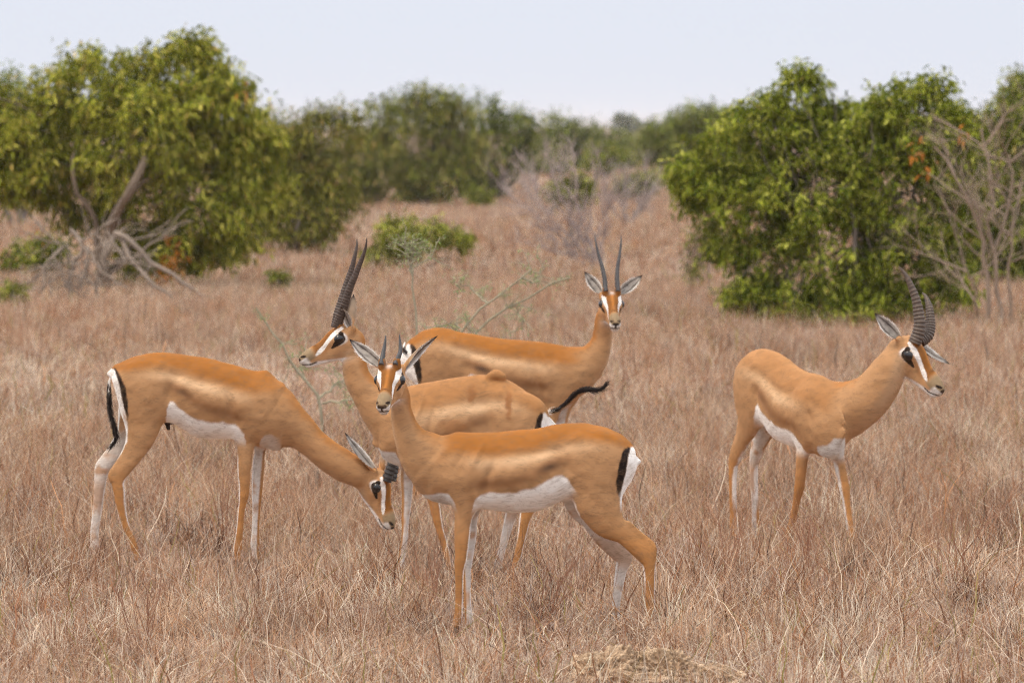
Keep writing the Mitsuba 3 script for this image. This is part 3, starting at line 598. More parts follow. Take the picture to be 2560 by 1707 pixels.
 'G5': {'loc': (-0.089, 40.678), 'yaw': 0, 'torso': [(-0.51, 0.875, 0.776, 0.04), (-0.49, 0.929, 0.73, 0.07), (-0.455, 0.956, 0.707, 0.09), (-0.402, 0.989, 0.699, 0.11), (-0.333, 1.005, 0.684, 0.12), (-0.256, 0.998, 0.661, 0.125), (-0.18, 0.984, 0.638, 0.13), (-0.081, 0.966, 0.6, 0.138), (0.034, 0.948, 0.573, 0.142), (0.149, 0.937, 0.566, 0.14), (0.248, 0.929, 0.566, 0.128), (0.325, 0.917, 0.569, 0.112), (0.409, 0.894, 0.592, 0.1), (0.478, 0.868, 0.646, 0.085), (0.524, 0.83, 0.692, 0.05)], 'fr': [(0.379, 0.745, 0.0995), (0.34, 0.653, 0.0842), (0.317, 0.585, 0.0574), (0.302, 0.508, 0.0383), (0.294, 0.409, 0.0306), (0.287, 0.317, 0.026), (0.283, 0.256, 0.0199), (0.279, 0.164, 0.0176), (0.275, 0.072, 0.0199), (0.273, 0.041, 0.0168), (0.279, 0.007, 0.0191)], 'fl': [(0.402, 0.745, 0.0995), (0.386, 0.653, 0.0842), (0.371, 0.585, 0.0574), (0.363, 0.508, 0.0383), (0.359, 0.409, 0.0306), (0.356, 0.317, 0.026), (0.353, 0.256, 0.0199), (0.352, 0.164, 0.0176), (0.35, 0.072, 0.0199), (0.348, 0.041, 0.0168), (0.354, 0.007, 0.0191)], 'hr': [(-0.348, 0.837, 0.1148), (-0.341, 0.745, 0.1109), (-0.333, 0.661, 0.0956), (-0.356, 0.569, 0.0689), (-0.402, 0.493, 0.0474), (-0.448, 0.424, 0.0398), (-0.467, 0.37, 0.0344), (-0.463, 0.317, 0.026), (-0.455, 0.225, 0.0214), (-0.448, 0.133, 0.0199), (-0.444, 0.072, 0.0214), (-0.442, 0.041, 0.0168), (-0.432, 0.007, 0.0199)], 'hl': [(-0.348, 0.837, 0.1148), (-0.341, 0.745, 0.1109), (-0.333, 0.661, 0.0956), (-0.302, 0.569, 0.0689), (-0.348, 0.493, 0.0474), (-0.394, 0.424, 0.0398), (-0.413, 0.37, 0.0344), (-0.409, 0.317, 0.026), (-0.402, 0.225, 0.0214), (-0.394, 0.133, 0.0199), (-0.39, 0.072, 0.0214), (-0.388, 0.041, 0.0168), (-0.379, 0.007, 0.0199)], 'neck': [(0.4398, 0, 0.7683, 0.1262), (0.5163, 0, 0.8142, 0.0956), (0.5622, 0, 0.8715, 0.0712), (0.5852, 0, 0.9289, 0.0574), (0.5967, -0.01, 0.9901, 0.052), (0.5967, -0.02, 1.0513, 0.0474)], 'eye': (0.6405, -0.09, 1.1391), 'fwd': (0.1, -0.86, -0.49), 'hs': 1.04, 'ears': [((0.5671, 1.1887), (0.4917, 1.3197)), ((0.696, 1.1828), (0.8131, 1.2979))], 'horns': [[(0.6048, 1.2086), (0.6008, 1.28), (0.5869, 1.3514), (0.569, 1.4149), (0.5552, 1.4784), (0.55, 1.5221)], [(0.6714, 1.2066), (0.6702, 1.28), (0.6762, 1.3514), (0.6873, 1.4149), (0.6944, 1.4744), (0.696, 1.5221)]], 'tail': [(-0.5074, -0.01, 0.9251, 0.0092), (-0.5127, -0.03, 0.8983, 0.0107), (-0.5051, -0.045, 0.8792, 0.0122), (-0.4783, -0.06, 0.8616, 0.0107), (-0.4554, -0.065, 0.8486, 0.0061)]},
 'G4': {'loc': (1.29, 37.357), 'yaw': -63, 'neck': [(0.2858, -0.48, 0.6718, 0.151), (0.3951, -0.56, 0.703, 0.1416), (0.4795, -0.61, 0.7478, 0.1249), (0.5357, -0.64, 0.804, 0.1145), (0.5794, -0.66, 0.8665, 0.102), (0.6107, -0.67, 0.9269, 0.0854)], 'eye': (0.7238, -0.68, 0.9827), 'fwd': (0.151, -0.085, -0.19), 'hs': 1.18, 'ears': [((0.6397, 1.048), (0.5249, 1.1939)), ((0.8029, 0.949), (0.9192, 0.9317))], 'horns': [[(0.7495, 0.9985), (0.7495, 1.043), (0.7525, 1.0925), (0.7525, 1.142), (0.7445, 1.2013), (0.7327, 1.2607), (0.7114, 1.32), (0.6842, 1.3794), (0.6496, 1.4264)], [(0.7955, 0.9936), (0.8069, 1.043), (0.8118, 1.0925), (0.8118, 1.142), (0.8079, 1.2013), (0.799, 1.2458), (0.7881, 1.2755), (0.7723, 1.2928)]]}}

SPEC['G1'].update(hbase=(.064, .033, .078), hsgn=[-1, 1], hdy=[[0, .03, .05], [0, .03, .05]], hr0=.0125, rings=0, hcol=(.06, .057, .057),
    esgn=[-1, 1], edy=[.02, .03], eopen=[(.25, -1, .2), (.3, -.45, -.85)], ew=.031, tail_black=.55, tail_hairs=14)
SPEC['G2'].update(hsgn=[-1, 1], hdy=[[0, -.02, 0], [0, .03, .04]], hr0=.024, rings=16, hcol=(.05, .044, .04),
    esgn=[-1, 1], edy=[-.05, .03], eopen=[(.9, -.62, .2), (.8, .3, .5)], tail_black=.24, tail_hairs=420)
SPEC['G3'].update(hsgn=[1, -1], hdy=[[0, -.04, -.06], [0, .04, .06]], hr0=.0215, rings=26, hcol=(.082, .055, .042),
    esgn=[1, -1], edy=[-.05, .06], eopen=[(-.75, -.7, 0), (-.6, .75, 0)], tail_black=.16, tail_hairs=500)
SPEC['G5'].update(hbase=(.064, .033, .078), hsgn=[-1, 1], hdy=[[0, .08, .12], [0, .08, .12]], hr0=.0155, rings=22, hcol=(.075, .07, .07),
    esgn=[-1, 1], edy=[.03, .03], eopen=[(.3, -1, 0), (-.3, -1, 0)], tail_black=.2, tail_hairs=80)
SPEC['G4'].update(hsgn=[-1, 1], hdy=[[0, .0, .02, .05], [0, .05, .12]], hr0=.0325, rings=17, hcol=(.11, .078, .058),
    esgn=[-1, 1], edy=[-.04, .12], eopen=[(.5, -1, 0), (.4, -.5, .6)], tail_black=.4, tail_hairs=60)
SPEC['G4']['torso'] = [(-.23, .86, .74, .035), (-.21, .90, .68, .07), (-.17, .945, .64, .095), (-.10, .985, .62, .115), (-.02, .995, .61, .122), (.08, .985, .60, .128),
                       (.20, .955, .53, .138), (.32, .912, .505, .140), (.44, .887, .495, .132), (.54, .880, .485, .120), (.62, .862, .465, .106), (.69, .815, .46, .090), (.74, .765, .48, .07), (.775, .72, .53, .04)]
def _front(xs, top=.60): return [(xs[0], .72, .10), (xs[1], .61, .075), (xs[2], .54, .052), (xs[3], .46, .038), (xs[4], .36, .030), (xs[5], .30, .027), (xs[6], .25, .020), (xs[7], .16, .018), (xs[8], .085, .021), (xs[9], .05, .017), (xs[10], .015, .019)]
SPEC['G4']['fr'] = _front([.56, .535, .52, .505, .49, .475, .455, .42, .385, .378, .385])
SPEC['G4']['fl'] = _front([.60, .61, .63, .65, .69, .715, .73, .755, .78, .785, .795])
def _hind(dx): return [(.0 + dx * .2, .83, .12), (.02 + dx * .4, .73, .115), (.04 + dx * .6, .65, .095), (.02 + dx * .8, .58, .072), (-.02 + dx, .50, .052), (-.055 + dx, .44, .044), (-.075 + dx, .40, .036), (-.078 + dx, .34, .026), (-.075 + dx, .25, .021), (-.068 + dx, .14, .020), (-.064 + dx, .085, .022), (-.06 + dx, .05, .017), (-.05 + dx, .015, .019)]
SPEC['G4']['hr'] = _hind(-.12); SPEC['G4']['hl'] = _hind(-.17)
def mirror_hips(s): return s
_c, _s = math.cos(math.radians(-63)), math.sin(math.radians(-63))
SPEC['G4']['tail'] = [(_c * x - _s * 0, _s * x, z, r) for x, z, r in [(-.225, .86, .014), (-.245, .80, .015), (-.25, .72, .012), (-.245, .64, .008)]]
SPEC['G4']['torso'] = [(x, a, b, w * .93) for x, a, b, w in SPEC['G4']['torso']]
SPEC['G4']['neck_lat'] = unit((.88, .46, 0))
SPEC['G4']['neck'] = [(p[0], p[1], p[2], p[3]) for p in SPEC['G4']['neck']]
SPEC['G4']['style'] = dict(spot=.15, saddle=.45, stripe=.5, ribs=.6)
SPEC['G3']['style'] = dict(spot=.2, saddle=.5)
SPEC['G1']['style'] = dict(spot=.75)
SPEC['G2']['style'] = dict(spot=.45, rumpw=[.085, .064, .046, .022, .006, -.01], wl=([0, .31, .33, .345, .365, .388, .45, .511, .634, .716, .745, .775, .80, .85, .875, .90, .94, 1.05], [-2, -1.2, -.5, -.34, -.35, -.45, -.53, -.56, -.56, -.55, -.62, -.8, -1.3, -1.3, -.85, -.66, -.62, -.60]))
def paint2(V, N, q, u, h, col):
    return lerp(col, BLACK * 1.5, sm(.045, .030, np.hypot(V[:, 0] + .003, (V[:, 2] - .672) * .8)) * sm(.03, .02, np.abs(V[:, 1])) * sm(.715, .70, V[:, 2]))
SPEC['G2']['paint'] = paint2
SPEC['G5']['style'] = dict(spot=.85, wl=([0, .25, .33, .357, .389, .441, .525, .598, .66, .72, .80, 1.05], [-2, -1.2, -.45, -.28, -.26, -.33, -.40, -.49, -.55, -.9, -1.4, -1.4]))
# the sharp hip bone and the worn patches of the male behind
SPEC['G3']['extra'] = [[(.105, -.03, .955, .018, .02), (.075, -.03, .965, .024, .03), (.045, -.03, .955, .018, .02)]]
def paint3(V, N, q, u, h, col):
    n = meshkit.fbm(V * 40, 3, 8) - .5
    for cx, cz, rx, rz, a in ((-.04, .875, .022, .045, .8), (.135, .83, .016, .065, .9), (-.13, .73, .07, .035, .5)):
        d = np.hypot((V[:, 0] - cx) / rx, (V[:, 2] - cz) / rz) + 1.6 * n
        col = lerp(col, np.array([.30, .125, .045]), sm(1.3, .5, d) * a * sm(.1, -.3, N[:, 1]))
    return col
SPEC['G3']['paint'] = paint3

make_gazelle('gazelle', SPEC['G1'], 'nearest gazelle with short straight spike horns, its face turned to the viewer', 11)
make_gazelle('gazelle_001', SPEC['G2'], 'grazing gazelle with its head down in the grass, leftmost of the herd', 23)
make_gazelle('gazelle_002', SPEC['G3'], 'long horned gazelle looking left with its black tail held out behind it', 37)
make_gazelle('gazelle_003', SPEC['G5'], 'gazelle at the back with thin upright horns, neck raised, looking straight at the viewer', 41)
make_gazelle('gazelle_004', SPEC['G4'], 'thick horned gazelle standing apart at the right, turned three quarters with its chest forward', 53)
# ---------------------------------------------------------------- vegetation helpers
# measured in the photograph's display scale, 2352 px wide; gm() turns a reading into metres at the depth of a ground point
class Spot:
    """A place on the ground at reading (px, py): base x, depth and metres per reading."""
    def __init__(s, px, py):
        s.x, s.y = ground_at(px / .91875, py / .91875); s.px, s.py = px, py
        s.k = CAM_H / (py - 290.3); s.z = float(ground_z(s.x, s.y))
    def p(s, px, py, dy=0.0): return np.array([s.x + (px - s.px) * s.k, s.y + dy, s.z + (s.py - py) * s.k])

def tubes_mesh(lines, sides=5):
    """lines: list of (points n x 3, radii n)."""
    V, Fq, n = [], [], 0
    for P, r in lines:
        P = np.asarray(P, float)
        v, f, _, _ = sweep(P, r, sides, ref=(0.2, 1, 0.1), cap=False)
        V.append(v); Fq.append(f + n); n += len(v)
    return np.vstack(V), np.vstack(Fq)

def wiggle(P, amp, rng, n=10):
    C = resample(np.asarray(P, float), n)
    w = rng.normal(size=(n, 3)) * amp; w[0] = w[-1] = 0
    return C + w

def branchy(p, d, L, r, depth, rng, kids=(2, 4), spread=.7, up=.1, out=None, taper=.6, ratio=(.55, .8), bend=.25):
    out = [] if out is None else out
    n = 5; P = [np.array(p, float)]; d = unit(d)
    for i in range(n):
        d = unit(d + rng.normal(size=3) * bend * .5 + np.array([0, 0, up * .3]))
        P.append(P[-1] + d * L / n)
    P = np.array(P); out.append((P, np.linspace(r, r * taper, len(P)), depth))
    if depth > 0:
        for k in range(rng.integers(kids[0], kids[1] + 1)):
            t = rng.uniform(.35, 1); q = P[min(int(t * n), n)]
            nd = unit(d + rng.normal(size=3) * spread + np.array([0, 0, up]))
            branchy(q, nd, L * rng.uniform(*ratio), r * taper * rng.uniform(.6, .9), depth - 1, rng, kids, spread, up, out, taper, ratio, bend)
    return out

def bark(V, base, seed, amp=.35):
    n = meshkit.fbm(V * np.array([14, 14, 6]), 3, seed)
    return np.array(base)[None] * (1 - amp + 2 * amp * n)[:, None]

LEAFCOL = np.array([[.17, .195, .030], [.26, .28, .045], [.085, .115, .022], [.50, .48, .13], [.36, .37, .065], [.38, .30, .10]])
def leaves_mesh(rng, pos, dirs, length, width, pal, weights, tint=(1, 1, 1)):
    """One folded pointed blade per row of pos."""
    n = len(pos); d = dirs / np.maximum(np.linalg.norm(dirs, axis=1, keepdims=True), 1e-6)
    up = rng.normal(size=(n, 3)) * .6 + np.array([0, -.25, 1.0])
    s = np.cross(d, up); s /= np.maximum(np.linalg.norm(s, axis=1, keepdims=True), 1e-6)
    nn = np.cross(s, d)
    L = length * rng.uniform(.65, 1.25, n)[:, None]; W = width * rng.uniform(.7, 1.25, n)[:, None]
    droop = np.array([0, 0, -1.0]) * L * rng.uniform(0, .35, n)[:, None]
    a = pos; m = pos + d * L * .45 + droop * .2; t = pos + d * L + droop
    l = m + s * W * .5 + nn * W * .22; r = m - s * W * .5 + nn * W * .22
    V = np.stack([a, l, t, r], 1).reshape(-1, 3)
    i = np.arange(n)[:, None] * 4
    F = np.hstack([i, i + 1, i + 2, i, i + 2, i + 3]).reshape(-1, 3)
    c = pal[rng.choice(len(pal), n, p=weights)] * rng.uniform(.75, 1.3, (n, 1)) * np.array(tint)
    return V, F, np.repeat(c, 4, 0)

def crown(rng, lobes, n_cl, per, leaf, width, pal, weights, clr=.30, tint=(1, 1, 1), inner=.45, droop=.5, hollow=.36):
    """lobes: (centre 3, radii 3). Leaf sprays spread over the outer part of every lobe."""
    vol = np.array([r[0] * r[2] for c, r in lobes]) ** .9; vol /= vol.sum()
    pick = rng.choice(len(lobes), n_cl, p=vol)
    C = np.array([lobes[k][0] for k in pick]); Rr = np.array([lobes[k][1] for k in pick])
    d = rng.normal(size=(n_cl, 3)); d /= np.linalg.norm(d, axis=1, keepdims=True)
    rad = rng.uniform(inner, 1.0, (n_cl, 1)) ** .7
    bump = .82 + .42 * meshkit.noise(d * 2.2 + C * 1.3, 5)[:, None]
    stray = rng.random((n_cl, 1)) < .05
    P = C + d * Rr * np.where(stray, rng.uniform(1.0, 1.16, (n_cl, 1)), rad) * bump
    hol = meshkit.noise(P / (clr * 1.5) + 7.0, 11) + .5 * meshkit.noise(P / (clr * .7) + 3.0, 12)
    keep = (hol > np.quantile(hol, hollow)) | ((rad[:, 0] < .68) & (rng.random(n_cl) < .8)); P, d, stray = P[keep], d[keep], stray[keep]; n_cl = len(P)
    ax = d * .8 + rng.normal(size=(n_cl, 3)) * .5 + np.array([0, 0, .25]); ax /= np.linalg.norm(ax, axis=1, keepdims=True)
    t = rng.uniform(-.5, .6, (n_cl, per, 1))
    pos = P[:, None] + ax[:, None] * t * clr + rng.normal(size=(n_cl, per, 3)) * clr * .22
    pos[..., 2] -= droop * clr * np.maximum(t[..., 0], 0) ** 2
    dirs = ax[:, None] * .5 + rng.normal(size=(n_cl, per, 3)) * .55 + np.array([0, 0, -droop])
    shade = np.repeat(rng.uniform(.42, 1.18, n_cl), per)
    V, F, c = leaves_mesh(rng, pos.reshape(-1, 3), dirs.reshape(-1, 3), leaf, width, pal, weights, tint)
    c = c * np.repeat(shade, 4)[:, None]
    return V, F, c, P

def bush(key, sp, lobes, label, cat, group, seed, n_cl=700, per=24, leaf=.12, width=.034, weights=(.3, .25, .2, .1, .1, .05), trunks=None, twigs=60,
         tint=(1, 1, 1), clr=.30, depth=.8, bark_col=(.20, .165, .14), dry=None, droop=.5, inner=.45, tr=.05):
    rng = np.random.default_rng(seed)
    lb = [(sp.p(cx, cy, dy), np.array([rx * sp.k, depth * rx * sp.k, ry * sp.k])) for cx, cy, rx, ry, dy in lobes]
    V, F, c, P = crown(rng, lb, n_cl, per, leaf, width, LEAFCOL, np.array(weights) / sum(weights), clr, tint, inner, droop)
    scene[key + '__crown'] = mikit.ply((V, F), 'leaf_mat', color=np.clip(c, .004, .9))
    lines = []
    if trunks is None:
        for k in range(4):
            a = sp.p(sp.px, sp.py + 3, 0) + np.array([rng.uniform(-.12, .12), rng.uniform(-.12, .12), -.03])
            b = lb[rng.integers(len(lb))][0]
            m = (a + b) / 2 + rng.normal(size=3) * .12
            lines.append((wiggle([a, m, b], .02, rng), np.linspace(tr, tr * .35, 10)))
    else:
        for pts, r0, r1 in trunks:
            Q = np.array([sp.p(*q) for q in pts])
            lines.append((wiggle(Q, .012, rng, 14), np.linspace(r0, r1, 14)))
    V, F = tubes_mesh(lines, 8)
    scene[key + '__trunk'] = mikit.ply((V, F), 'bark_mat', smooth=True, color=np.clip(bark(V, bark_col, seed), .01, .8))
    tl = []
    for k in range(twigs):
        b = P[rng.integers(len(P))]; L_ = lines[rng.integers(len(lines))][0]; a = L_[rng.integers(len(L_) // 2, len(L_))]
        a = a + (b - a) * rng.uniform(.25, .6); tl.append((wiggle([a, (a + b) / 2 + rng.normal(size=3) * .08 + np.array([0, 0, .05]), b + (b - a) * .06], .015, rng, 7), np.linspace(min(tr * .2, .009), .003, 7)))
    if tl:
        V, F = tubes_mesh(tl, 4)
        scene[key + '__twigs'] = mikit.ply((V, F), 'bark_mat', smooth=True, color=np.clip(bark(V, np.array(bark_col) * .9, seed), .01, .8))
        tag(key + '__twigs', kind='stuff')
    if dry:
        pos, = [np.vstack([sp.p(px, py, dy) + rng.normal(size=(n, 3)) * np.array([r * sp.k, .1, r * sp.k]) for px, py, dy, r, n in dry])]
        dirs = rng.normal(size=(len(pos), 3)) * .6 + np.array([0, 0, -.7])
        V, F, c = leaves_mesh(rng, pos, dirs, leaf * 1.1, width * 1.4, np.array([[.46, .18, .035], [.42, .21, .07], [.52, .29, .11]]), np.array([.5, .25, .25]))
        scene[key + '__dry_leaves'] = mikit.ply((V, F), 'leaf_mat', color=np.clip(c, .004, .9))
        tag(key + '__dry_leaves', 'orange dried leaves')
    tag(key, label, cat, group)

# ---------------------------------------------------------------- the bushes
GRP = 'green bushes on the plain'
sp = Spot(240, 660)
bush('bush', sp, [(75, 295, 110, 112, 0), (215, 215, 140, 105, .1), (400, 200, 140, 105, 0), (500, 260, 100, 110, -.1), (330, 320, 160, 130, -.35), (110, 390, 120, 70, .1), (555, 420, 105, 120, 0),
     (480, 500, 120, 85, -.2), (0, 330, 110, 120, .2), (590, 330, 60, 80, .2), (450, 110, 40, 30, 0), (150, 450, 70, 40, .3), (270, 410, 110, 80, .2), (-90, 300, 120, 120, .2), (520, 560, 60, 40, 0), (430, 565, 110, 40, 0), (330, 520, 70, 50, .4), (200, 470, 60, 40, .5), (300, 590, 70, 40, .7)],
     'large leafy green bush at the left with a leaning bare grey trunk', 'bush', GRP, 101, n_cl=2500, per=26, leaf=.13, width=.036, clr=.27, tint=(1.36, 1.30, 1.05), weights=(.26, .27, .15, .16, .12, .04),
     trunks=[([(232, 600, 0), (240, 580, -.1), (255, 530, -.35), (280, 470, -.7), (310, 420, -.95), (345, 355, -1.0)], .085, .05), ([(230, 600, 0), (215, 490, -.3), (180, 440, -.4), (172, 370, -.4), (185, 290, -.2)], .045, .02),
             ([(255, 530, -.3), (300, 450, -.6), (350, 405, -.7), (430, 370, -.5), (500, 330, -.3)], .03, .014), ([(262, 515, -.3), (330, 480, -.5), (420, 440, -.55), (470, 420, -.4)], .024, .012), ([(240, 660, .1), (235, 600, 0)], .10, .085), ([(225, 655, .1), (300, 560, .2), (420, 480, .2), (520, 420, .1)], .05, .02)],
     twigs=90, bark_col=(.26, .205, .155), dry=[(398, 545, -.5, 8, 10), (405, 590, -.6, 16, 40), (375, 620, -.5, 14, 26), (565, 200, -.8, 8, 5), (110, 532, -.3, 12, 6)])
sp = Spot(680, 585)
bush('bush_001', sp, [(660, 290, 90, 60, 0), (750, 285, 80, 50, 0), (800, 330, 40, 50, .2), (650, 390, 110, 100, 0), (740, 400, 80, 90, 0), (690, 500, 100, 75, 0), (770, 440, 50, 60, 0), (620, 330, 80, 90, .3)],
     'dull olive bush behind the right flank of the large left bush', 'bush', GRP, 102, n_cl=1000, per=24, leaf=.13, width=.036, weights=(.35, .25, .15, .05, .1, .10), tint=(1.05, .95, 1.1), clr=.36)
sp = Spot(40, 520)
bush('bush_002', sp, [(10, 220, 60, 80, 0), (-30, 280, 80, 100, 0), (20, 300, 60, 90, 0)], 'soft green bush showing at the left edge above the large bush', 'bush', GRP, 103, n_cl=260, per=20, leaf=.16, width=.05, clr=.42, tint=(.95, 1.05, 1.3), tr=.07)
sp = Spot(860, 472)
bush('bush_003', sp, [(870, 280, 65, 60, 0), (850, 340, 70, 80, 0), (900, 400, 90, 70, 0), (840, 430, 60, 45, 0), (960, 430, 60, 45, .2)], 'rounded green bush left of the tallest centre bush', 'bush', GRP, 104, n_cl=380, per=20, leaf=.17, width=.055, clr=.45, tint=(.95, .95, 1.15), tr=.08)
sp = Spot(985, 474)
bush('bush_004', sp, [(985, 240, 65, 55, 0), (960, 310, 100, 90, 0), (1050, 330, 70, 90, 0), (1000, 400, 100, 70, 0), (930, 390, 60, 70, 0), (1030, 250, 40, 40, .1)], 'tallest bush of the hazy group in the centre distance', 'bush', GRP, 105, n_cl=560, per=20, leaf=.17, width=.055, clr=.45, weights=(.3, .2, .25, .08, .1, .07), tint=(.95, .92, 1.05), tr=.08)
sp = Spot(1130, 462)
bush('bush_005', sp, [(1110, 275, 60, 55, 0), (1180, 290, 60, 50, 0), (1130, 350, 80, 80, 0), (1080, 370, 60, 70, 0), (1190, 360, 45, 60, 0), (1110, 420, 60, 40, 0)], 'dark green bush right of the tallest centre bush', 'bush', GRP, 106, n_cl=420, per=20, leaf=.17, width=.055, clr=.45, weights=(.3, .2, .3, .06, .1, .04), tint=(.85, .9, 1.05), tr=.08)
sp = Spot(1330, 395)
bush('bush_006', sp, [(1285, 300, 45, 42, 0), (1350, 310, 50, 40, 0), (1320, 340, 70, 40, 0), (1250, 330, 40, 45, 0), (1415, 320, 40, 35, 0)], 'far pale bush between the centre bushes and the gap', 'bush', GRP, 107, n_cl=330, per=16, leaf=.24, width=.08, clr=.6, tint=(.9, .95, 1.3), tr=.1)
sp = Spot(1437, 312)
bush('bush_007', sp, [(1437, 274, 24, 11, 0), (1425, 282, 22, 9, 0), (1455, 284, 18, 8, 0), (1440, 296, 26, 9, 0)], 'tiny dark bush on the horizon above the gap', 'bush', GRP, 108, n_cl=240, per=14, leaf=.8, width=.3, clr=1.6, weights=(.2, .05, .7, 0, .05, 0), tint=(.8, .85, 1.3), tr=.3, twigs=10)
sp = Spot(1570, 432)
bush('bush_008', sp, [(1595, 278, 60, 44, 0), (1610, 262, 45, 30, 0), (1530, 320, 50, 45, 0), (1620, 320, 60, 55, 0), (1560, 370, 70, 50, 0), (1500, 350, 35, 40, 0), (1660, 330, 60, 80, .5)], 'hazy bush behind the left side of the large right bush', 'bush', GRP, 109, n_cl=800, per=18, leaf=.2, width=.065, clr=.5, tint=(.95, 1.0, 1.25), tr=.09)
sp = Spot(1900, 742)
bush('bush_009', sp, [(1640, 370, 80, 70, 0), (1760, 300, 105, 90, 0), (1845, 228, 78, 66, 0), (1950, 290, 120, 80, 0), (2100, 275, 115, 90, 0), (2185, 320, 60, 85, 0), (1715, 460, 105, 90, 0), (1880, 430, 140, 120, -.2), (2060, 440, 140, 130, -.1),
     (2170, 470, 65, 120, 0), (1760, 590, 85, 100, 0), (1900, 600, 125, 105, -.2), (2060, 590, 120, 100, -.1), (1970, 260, 80, 55, 0), (2020, 245, 75, 50, 0), (1800, 390, 80, 60, .1), (1838, 172, 24, 20, 0), (2150, 200, 40, 30, 0), (1850, 700, 120, 52, 0), (2040, 690, 120, 52, 0), (1730, 680, 60, 55, 0), (1950, 715, 140, 40, -.3), (2180, 620, 60, 70, 0), (2215, 430, 45, 100, .1), (1590, 400, 40, 50, .2), (1610, 440, 35, 45, .2), (1640, 570, 40, 35, .3)],
     'large dense bright green bush right of centre, behind the thick horned gazelle', 'bush', GRP, 110, n_cl=3200, per=26, leaf=.095, width=.030, clr=.20, weights=(.28, .30, .14, .16, .10, .02), tint=(1.08, 1.14, .85), tr=.045, twigs=120,
     trunks=[([(1895, 742, 0), (1890, 640, -.2), (1870, 540, -.3), (1830, 470, -.3), (1790, 420, -.2)], .045, .018), ([(1950, 742, 0), (1962, 600, -.4), (1955, 480, -.4), (1965, 380, -.1)], .035, .015), ([(2010, 742, 0), (2030, 600, -.1), (2080, 480, -.1), (2120, 380, .1)], .04, .018)],
     dry=[(2080, 345, -.85, 8, 5), (2110, 335, -.85, 12, 6), (2125, 390, -.8, 12, 7), (2205, 300, -.5, 8, 5)])
sp = Spot(2300, 655)
bush('bush_010', sp, [(2300, 440, 60, 60, -.5), (2345, 560, 50, 60, -.6), (2230, 560, 45, 60, -.3), (2260, 640, 60, 45, -.5), (2320, 300, 60, 60, -.3), (2250, 330, 40, 50, .1), (2280, 340, 80, 70, .3), (2350, 380, 70, 110, .0), (2250, 290, 50, 45, .5), (2330, 520, 70, 90, .4), (2290, 600, 80, 60, .4), (2240, 650, 60, 40, -.1), (2380, 480, 70, 150, .3), (2330, 655, 60, 40, -.3), (2340, 250, 40, 50, .5)], 'loose leafy green bush at the right edge behind bare stems', 'bush', GRP, 111, n_cl=1900, per=22, leaf=.11, width=.033, clr=.3, tint=(1, 1.02, 1.0), twigs=80, tr=.04, bark_col=(.34, .27, .23))
sp = Spot(2350, 520)
bush('bush_011', sp, [(2340, 215, 45, 50, 0), (2370, 260, 70, 80, 0), (2330, 290, 50, 60, 0)], 'tall green bush cut by the right edge of the picture', 'bush', GRP, 112, n_cl=260, per=20, leaf=.15, width=.045, clr=.38, tr=.07, tint=(.95, 1, 1.1))
sp = Spot(960, 620)
bush('low_bush', sp, [(910, 530, 55, 35, 0), (970, 545, 70, 40, 0), (1040, 550, 40, 28, 0), (890, 580, 50, 35, 0), (860, 620, 35, 25, 0)], 'low light green bush behind the raised horns in the middle', 'bush', 'low green bushes in the grass', 113, n_cl=240, per=20, leaf=.10, width=.034, clr=.2, weights=(.2, .35, .08, .2, .15, .02), tr=.02, twigs=30)
sp = Spot(1320, 600)
bush('low_bush_001', sp, [(1325, 425, 38, 28, 0), (1300, 440, 40, 22, 0)], 'dark green clump caught in the bare grey shrub', 'bush', 'low green bushes in the grass', 114, n_cl=130, per=20, leaf=.10, width=.034, clr=.2, tr=.02, twigs=20)
sp = Spot(1390, 410)
bush('low_bush_002', sp, [(1395, 345, 36, 24, 0), (1380, 370, 40, 20, 0)], 'small bright green bush in the far gap', 'bush', 'low green bushes in the grass', 115, n_cl=150, per=16, leaf=.2, width=.07, clr=.4, tint=(1.1, 1.15, 1.1), tr=.05)
sp = Spot(1465, 462)
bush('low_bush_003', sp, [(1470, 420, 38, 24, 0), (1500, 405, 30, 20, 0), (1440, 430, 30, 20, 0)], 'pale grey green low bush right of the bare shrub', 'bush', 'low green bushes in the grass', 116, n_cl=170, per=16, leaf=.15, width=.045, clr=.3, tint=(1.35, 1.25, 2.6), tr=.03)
sp = Spot(30, 700)
bush('low_bush_004', sp, [(40, 665, 22, 26, 0), (10, 670, 16, 20, 0)], 'small green sprout at the left edge of the grass', 'bush', 'low green bushes in the grass', 117, n_cl=50, per=16, leaf=.09, width=.03, clr=.15, weights=(.2, .4, .05, .25, .1, 0), tr=.012, twigs=8)
sp = Spot(75, 640)
bush('low_bush_005', sp, [(70, 585, 60, 32, 0), (110, 560, 35, 25, 0)], 'low green bush under the left end of the large left bush', 'bush', 'low green bushes in the grass', 118, n_cl=130, per=18, leaf=.10, width=.034, clr=.2, tr=.02, twigs=20)
sp = Spot(638, 668)
bush('low_bush_006', sp, [(640, 635, 18, 16, 0)], 'tiny green tuft beside the dark foot of the olive bush', 'bush', 'low green bushes in the grass', 119, n_cl=34, per=14, leaf=.09, width=.03, clr=.14, tr=.01, twigs=6)
sp = Spot(1610, 668)
bush('low_bush_007', sp, [(1610, 560, 38, 45, 0), (1640, 520, 40, 40, 0), (1590, 620, 35, 25, 0)], 'thin half dry shrub at the left foot of the large right bush', 'bush', 'low green bushes in the grass', 120, n_cl=120, per=12, leaf=.07, width=.022, clr=.22, weights=(.3, .15, .2, .05, .1, .2), tr=.018, twigs=90, bark_col=(.33, .25, .21))
sp = Spot(1110, 480)
bush('low_bush_008', sp, [(1105, 455, 22, 22, 0)], 'small upright bush at the foot of the dark centre bush', 'bush', 'low green bushes in the grass', 121, n_cl=70, per=14, leaf=.16, width=.05, clr=.3, tr=.03, twigs=6)

